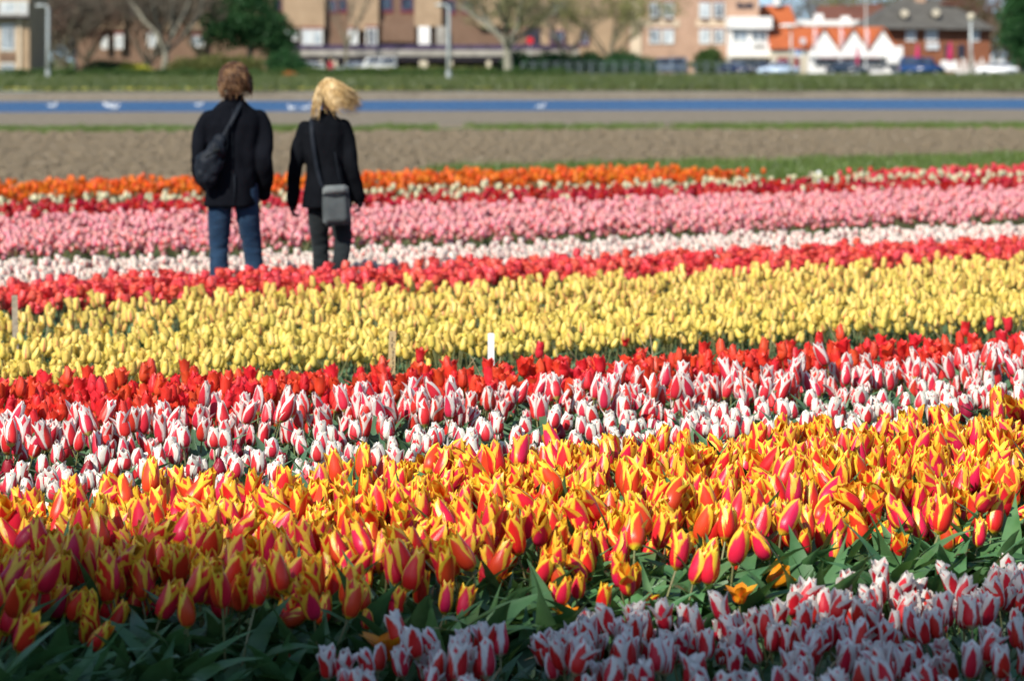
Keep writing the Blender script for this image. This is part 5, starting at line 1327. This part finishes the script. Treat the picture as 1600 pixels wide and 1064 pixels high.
# wire fence between hedge and street
Y = 318
fn = thing('wire_fence', (at(960, 0, Y).x, Y, 0), 'grey mesh fence running in front of the tall hedge', 'fence')
M['fence_grey'] = m_plain('fence_grey', (.22, .27, .29), .6)
for i, px in enumerate(range(815, 1140, 18)): B_(fn, 'post', M['fence_grey'], px, 97, px+1.1, 118, Y, .08)
for yy in (97.5, 103, 109, 115): B_(fn, 'rail', M['fence_grey'], 815, yy, 1140, yy+.5, Y, .03, -.1)

# mixed woods far behind the houses
def wood(name, px0, px1, Y, top, mat, seed, n, label):
    a = at(px0, 0, Y).x; c = at(px1, 0, Y).x; q = random.Random(seed); bl = []
    x = a
    while x < c:
        h_ = top*q.uniform(.75, 1.05); bl.append((x-(a+c)/2, q.uniform(-3, 3), h_*.55, 3.2, 3, h_*.5)); x += 2.4
    o = leafy(name, 0, 0, bl, n, .3, mat, seed, label, None, at_xy=((a+c)/2, Y))
    for ch in list(o.children):
        if ch.name.startswith('stem'): bpy.data.objects.remove(ch)
    ch = o.children[0]; ch.parent = None; ch.location = o.location; bpy.data.objects.remove(o); ch.name = name; tag(ch, label, None, kind='stuff')
M['brown_wood'] = crown_leaf('brown_wood', (.10, .075, .045), (.16, .125, .075))
wood('distant_woods', 1350, 1680, 440, 11.5, 'brown_wood', 31, 26000, 'brown leafless woods far behind the brick house')
wood('distant_woods', -80, 430, 400, 12, 'brown_wood', 32, 26000, 'brown leafless woods behind the left street lamp')

# a person on the far bank
Y = 290
pp = thing('person', (at(517, 0, Y).x, Y, 0.06), 'tiny standing person with a red top and pale trousers on the far bank', 'person')
bm = bmesh.new()
for s in (-1, 1): limb(bm, [(s*.09, 0, .88), (s*.10, .03, .48), (s*.10, 0, .06)], [.09, .06, .045], 10); limb(bm, [(s*.19, 0, 1.42), (s*.25, -.03, 1.12), (s*.22, .08, .88)], [.05, .042, .03], 8); limb(bm, [(s*.22, .08, .88), (s*.21, .11, .78)], [.03, .03], 8); limb(bm, [(s*.1, -.04, .04), (s*.1, .15, .04)], [.04, .035], 8)
loft(bm, [(0, 0, .82, .16, .11), (0, 0, 1.1, .15, .10), (0, 0, 1.38, .19, .11), (0, 0, 1.47, .08, .06)]); head_mesh(bm, (0, .02, 1.66)); limb(bm, [(0, 0, 1.45), (0, 0, 1.56)], [.05, .05], 8)
fuse('body', bm, .018, M['skin'], pp, 1)
bm = bmesh.new(); loft(bm, [(0, 0, .86, .19, .14), (0, 0, 1.1, .18, .13), (0, 0, 1.38, .21, .13), (0, 0, 1.48, .10, .08)])
for s in (-1, 1): limb(bm, [(s*.19, 0, 1.41), (s*.25, -.03, 1.12), (s*.22, .07, .90)], [.065, .055, .045], 8)
fuse('jumper', bm, .02, m_plain('red_knit', (.34, .02, .04), .9), pp, 1)
bm = bmesh.new(); loft(bm, [(0, 0, .80, .18, .13), (0, 0, .92, .17, .12)])
for s in (-1, 1): limb(bm, [(s*.09, 0, .86), (s*.10, .03, .48), (s*.10, 0, .08)], [.105, .08, .07], 10)
fuse('trousers', bm, .02, m_plain('pale_cloth', (.50, .55, .66), .9), pp, 1)
bm = bmesh.new(); ellipsoid(bm, (0, -.01, 1.70), (.10, .115, .115), 14, 10); obj_local('hair', bm, M['hair_blond'], pp)
# an orange-flowered shrub on the same bank
M['orange_bloom'] = crown_leaf('orange_blossom', (.50, .15, .03), (.38, .14, .04))
leafy('orange_shrub', 452, 284, [(0, 0, .35, .55, .5, .38), (.35, 0, .28, .4, .4, .3)], 2600, .05, 'orange_bloom', 15, 'small orange mound-shaped shrub on the far bank', 'bush')

# yellow specks along the foot of the far bank
P_ = []; q = random.Random(9); ys = proto_coll('specks', [clod_mesh(30, m_plain('dandelion', (.62, .55, .10), .7), 1)])
for _ in range(420): X = q.uniform(-33, 33); P_.append((X, 176.5 + SL*X + abs(q.gauss(0, 2)), .2))
scatter('dandelion_flowers', ys, P_, [(0, 0, 0)]*len(P_), [q.uniform(.03, .07) for _ in P_], [0]*len(P_))

# ------------------------------------------------------------------ gulls on the water
def gull(px, py, sc, face, label):
    Y = 2.1*F/(py-HZ); x = at(px, 0, Y).x; o = thing('gull', (x, Y, -.30), label, 'bird', 'white birds on the canal')
    bm = bmesh.new(); ellipsoid(bm, (0, 0, .09), (.22, .11, .10), 14, 10); limb(bm, [(face*.15, 0, .12), (face*.21, 0, .22), (face*.22, 0, .27)], [.05, .035, .04], 10)
    ellipsoid(bm, (face*.235, 0, .285), (.055, .042, .045), 12, 8); limb(bm, [(-face*.15, 0, .11), (-face*.32, 0, .15)], [.05, .015], 8)
    bd = fuse('body', bm, .012, M['white_paint'], o, 2)
    for s in (-1, 1):
        bm = bmesh.new(); ellipsoid(bm, (-face*.06, s*.09, .125), (.20, .03, .065), 12, 8); obj_local('wing', bm, M['curtain'], o)
    bm = bmesh.new(); tube(bm, [(face*.28, 0, .28), (face*.345, 0, .265)], [.014, .004], 6); obj_local('beak', bm, M['orange_bloom'], o)
    o.scale = (sc,)*3
for a in ((82, 169, .75, 1, 'white bird floating at the far left of the canal'), (168, 167, .7, -1, 'left one of the cluster of white birds on the canal'), (173, 169.5, .7, 1, 'middle one of the cluster of white birds on the canal'), (180, 171, .7, 1, 'right one of the cluster of white birds on the canal'),
          (311, 167, .65, 1, 'white bird beside the shoulder of the brown-haired walker'), (457, 172, .7, -1, 'white bird just left of the blond walker, farther left of two'), (478, 172, .7, 1, 'white bird right beside the blond walker\'s head'), (845, 170, .7, 1, 'lone white bird near the middle of the canal')): gull(*a)

# ------------------------------------------------------------------ stakes between the rows
M['stake_white'] = m_plain('white_plastic', (.84, .84, .83), .5, var=.04, scale=20)
M['stake_wood'] = m_plain('stake_wood', (.50, .36, .15), .8, var=.22, scale=30, c2=(.42, .32, .17)); M['stake_grey'] = m_plain('weathered_wood', (.36, .30, .22), .85, var=.2, scale=30)
def stake(px, ytop, Y, wpx, mat, label, lean=0, cat='stake'):
    t = at(px, ytop, Y); wd = wpx/F*Y/2; bm = bmesh.new()
    prism(bm, [(-wd, -.05), (wd, -.05), (wd, t.z-.004), (wd-.004, t.z), (-wd+.004, t.z), (-wd, t.z-.004)], -.006, .006)
    bmesh.ops.recalc_face_normals(bm, faces=bm.faces)
    o = obj_local('stake', bm, M[mat], None, False); o.location = (t.x, Y, 0); o.rotation_euler = (R(1.5), R(lean), R(4)); ORG[o.name] = Vector(o.location)
    return tag(o, label, cat), t, wd
stake(767, 520, 15.5, 10, 'stake_white', 'plain white stake standing between the scarlet and the yellow tulips', 0)
so_, t_, wd_ = stake(609, 517, 15.2, 11, 'stake_wood', 'yellowish wooden stake with handwriting left of the white one', 1.5)
stake(26, 461, 17.0, 9, 'stake_grey', 'weathered wooden stake at the left edge of the yellow bed', -1)
stake(1279, 267, 41.5, 6, 'stake_white', 'short white stake where the orange and cerise rows meet', 0)
stake(1267, 268, 41.9, 5, 'stake_grey', 'grey stake just left of the far white stake', 0)
stake(623, 318, 34.0, 6, 'stake_white', 'short white stake in the deep red row right of the blond walker', 0)
# the pencilled strokes on the wooden stake
bm = bmesh.new(); q = random.Random(4); z = t_.z - .03
while z > t_.z - .20:
    x = q.uniform(-.006, .004); box(bm, x, x+q.uniform(.004, .008), -.0085, -.0065, z, z+.0022); 
    if q.random() < .6: box(bm, x, x+.002, -.0085, -.0065, z-.006, z-.0005)
    z -= .0105
obj_local('handwriting', bm, M['dark_paint'], so_, False)

# ------------------------------------------------------------------ single tulips that stand out
def lone(name, px, py, s, k, pm, seed, label, H_=None, tilt=(0, 0), sc=1.0, zrot=0):
    """flower centre at photo px,py on row s"""
    kk = (px-800)/F; Y = s/(CT - ST*kk); X = kk*Y; z = CH - (py-HZ)/F*Y
    k2 = dict(k, h=(z + k['H']*.5)/1.0, lean=0.02, tilt=.05); q = random.Random(seed)
    st_, pe, le = tulip_variant(q, k2); mats = [pm, M['stem'], M['tleaf_dark']]
    ro = bpy.data.objects.new(name, None); ro.empty_display_size = .02; COL.objects.link(ro); ro.location = (X, Y, 0)
    top = z - k['H']*.5
    for nm, parts in (('stem', [st_]), ('petal', pe), ('leaf', le)):
        for p in parts:
            if nm == 'petal':
                m_ = Matrix.Rotation(tilt[1], 3, 'Z') @ Matrix.Rotation(tilt[0], 3, 'Y'); c0 = Vector((0, 0, top)); p.v = [m_ @ (v - c0)*sc + c0 for v in p.v]
            me = p.mesh(nm, mats); c = bpy.data.objects.new(nm, me); c.parent = ro; COL.objects.link(c)
    tag(ro, label, 'tulip'); return ro
KO = dict(K_FLAME, H=.085, R=.030, W=.036, rt=(.060, .085), curl=.012, opow=.1, loose=0, pp=3.2, pq=.7, L=.2, wav=.14)
KS = dict(K_FLAME, H=.06, R=.018, W=.020, rt=(.008, .02), curl=.004, L=.2)
lone('open_tulip', 607, 1000, 7.42, KO, P_OPEN, 3, 'open yellow-orange tulip low at the left end of the striped white bed', sc=.9)
lone('open_tulip', 883, 948, 7.62, KO, P_OPEN, 4, 'small open orange star-shaped tulip above the bare gap in the striped bed', sc=.62)
lone('open_tulip', 1155, 922, 7.5, KO, P_OPEN, 5, 'open orange tulip touching the back edge of the striped bed', sc=.65)
lone('open_tulip', 1197, 895, 7.68, KO, P_OPEN, 6, 'ragged orange tulip hanging sideways above the striped bed', tilt=(1.1, .4), sc=.8)
lone('open_tulip', 1012, 932, 7.62, KS, P_FLAME, 7, 'tiny withered yellow and red tulip among the front leaves', tilt=(.5, 1), sc=.9)
lone('fallen_tulip', 455, 1000, 7.72, dict(K_FLAME, H=.10), P_FLAME, 8, 'yellow and red tulip lying on its side low at the left front', tilt=(-1.45, .2))
lone('drooping_tulip', 450, 942, 7.78, dict(K_FLAME, H=.10), P_FLAME, 18, 'yellow and red tulip tipped over to the right above the fallen one', tilt=(1.15, .3))
lone('budding_tulip', 572, 965, 7.66, KS, P_FLAME, 9, 'small half-opened bud above the open yellow-orange tulip')
lone('budding_tulip', 664, 958, 7.66, KS, P_FLAME, 10, 'smallest bud among the leaves left of the gap', sc=.8)
lone('budding_tulip', 1487, 843, 8.0, KS, P_FLAME, 11, 'small yellow and red bud at the right, lower than the flowers')
lone('budding_tulip', 1448, 840, 8.0, KS, P_FLAME, 12, 'small ragged bud left of the right-hand yellow and red bud', tilt=(.5, 2))
lone('leaning_tulip', 1205, 828, 8.05, dict(K_FLAME, H=.13, R=.031, W=.039), P_FLAME, 13, 'big yellow-edged tulip leaning far to the right at the front edge', tilt=(.75, 0))
lone('red_tulip', 978, 527, 14.0, dict(K_RED, H=.06, rt=(.03, .04)), P_RED, 14, 'lone scarlet tulip in the yellow bed, lower of two', sc=.8)
lone('red_tulip', 990, 513, 14.4, dict(K_RED, H=.06, rt=(.03, .04)), P_RED, 15, 'lone scarlet tulip in the yellow bed, upper of two', sc=.7)
lone('red_tulip', 1474, 485, 14.5, K_RED, P_RED, 16, 'single red tulip in the yellow bed at the right', sc=.5)
lone('red_tulip', 654, 555, 13.2, K_RED, P_RED, 17, 'single rose red tulip standing above the green gap left of the white stake')
lone('red_tulip', 1238, 545, 12.9, dict(K_RED, rt=(.03, .045)), P_RED, 19, 'wide open scarlet tulip in the gap at the right')
lone('red_tulip', 607, 511, 15.6, K_RED, P_RED, 20, 'red tulip just above the wooden stake', sc=.6)
lone('white_tulip', 1355, 637, 9.98, dict(K_CREAM, rt=(.03, .04)), P_CREAM, 21, 'cream tulip bent by the wind above the flamed bed at the right')

# ------------------------------------------------------------------ unseen trees added behind the camera, shaped to shade the front rows
def shade_tree(t, s, zb, zt, rad, seed, label, nleaf=5600):
    X, Yw = xy(s, t); q = random.Random(seed); bl = []
    n = int((zt-zb)/1.3)
    for i in range(n+1):
        f = i/n; z = zb + (zt-zb)*f - (.8 if i == n else 0); r = rad*(1 - .35*f) * q.uniform(.85, 1.1)
        bl.append((q.uniform(-.3, .3), q.uniform(-.3, .3), z, r, r, 1.25))
    leafy('shade_tree', 0, 0, bl, nleaf, .34, 'evergreen', seed, label, 'tree', (zt*.9, .3), 'unseen trees added for their shade', at_xy=(X, Yw))
#SHADE
tanel = math.tan(R(SUN_EL)); dn = SD.x*-ST + SD.y*CT; dt = SD.x*CT + SD.y*ST
SROW = -4.0
def need(s, t, z=.33):                     # where the sun ray through (s, t) meets the tree row, and how high
    L = (s - SROW)/dn; return t - dt*L, z + L*tanel
edge_px = [(-60, 850), (60, 842), (180, 812), (300, 806), (430, 815), (520, 832), (600, 872), (700, 886), (800, 884), (900, 880), (1010, 850), (1080, 845), (1150, 905), (1260, 925), (1400, 900), (1500, 880), (1600, 868), (1700, 860), (1850, 860)]
tops = []
for px, py in edge_px:
    Yp = (CH-.33)*F/(py-HZ); Xp = (px-800)/F*Yp; s, t = st(Xp, Yp); tt, hh = need(s, t); tops.append((tt, hh))
tops.sort()
Yp = (CH-.33)*F/(905-HZ); tsplit = need(*st((1090-800)/F*Yp, Yp))[0]
t0 = tops[0][0] - 2.5; i = 0
while t0 < tops[-1][0] + 3.0:
    hh = np.interp(t0, [a for a, _ in tops], [b for _, b in tops])
    hh = hh - 1.55; shade_tree(t0, SROW, hh*.50, hh, 1.05, 200+i, 'unseen slender dark tree added behind the viewpoint for its shade', 5600 if t0 < tsplit else 2300); t0 += .95; i += 1
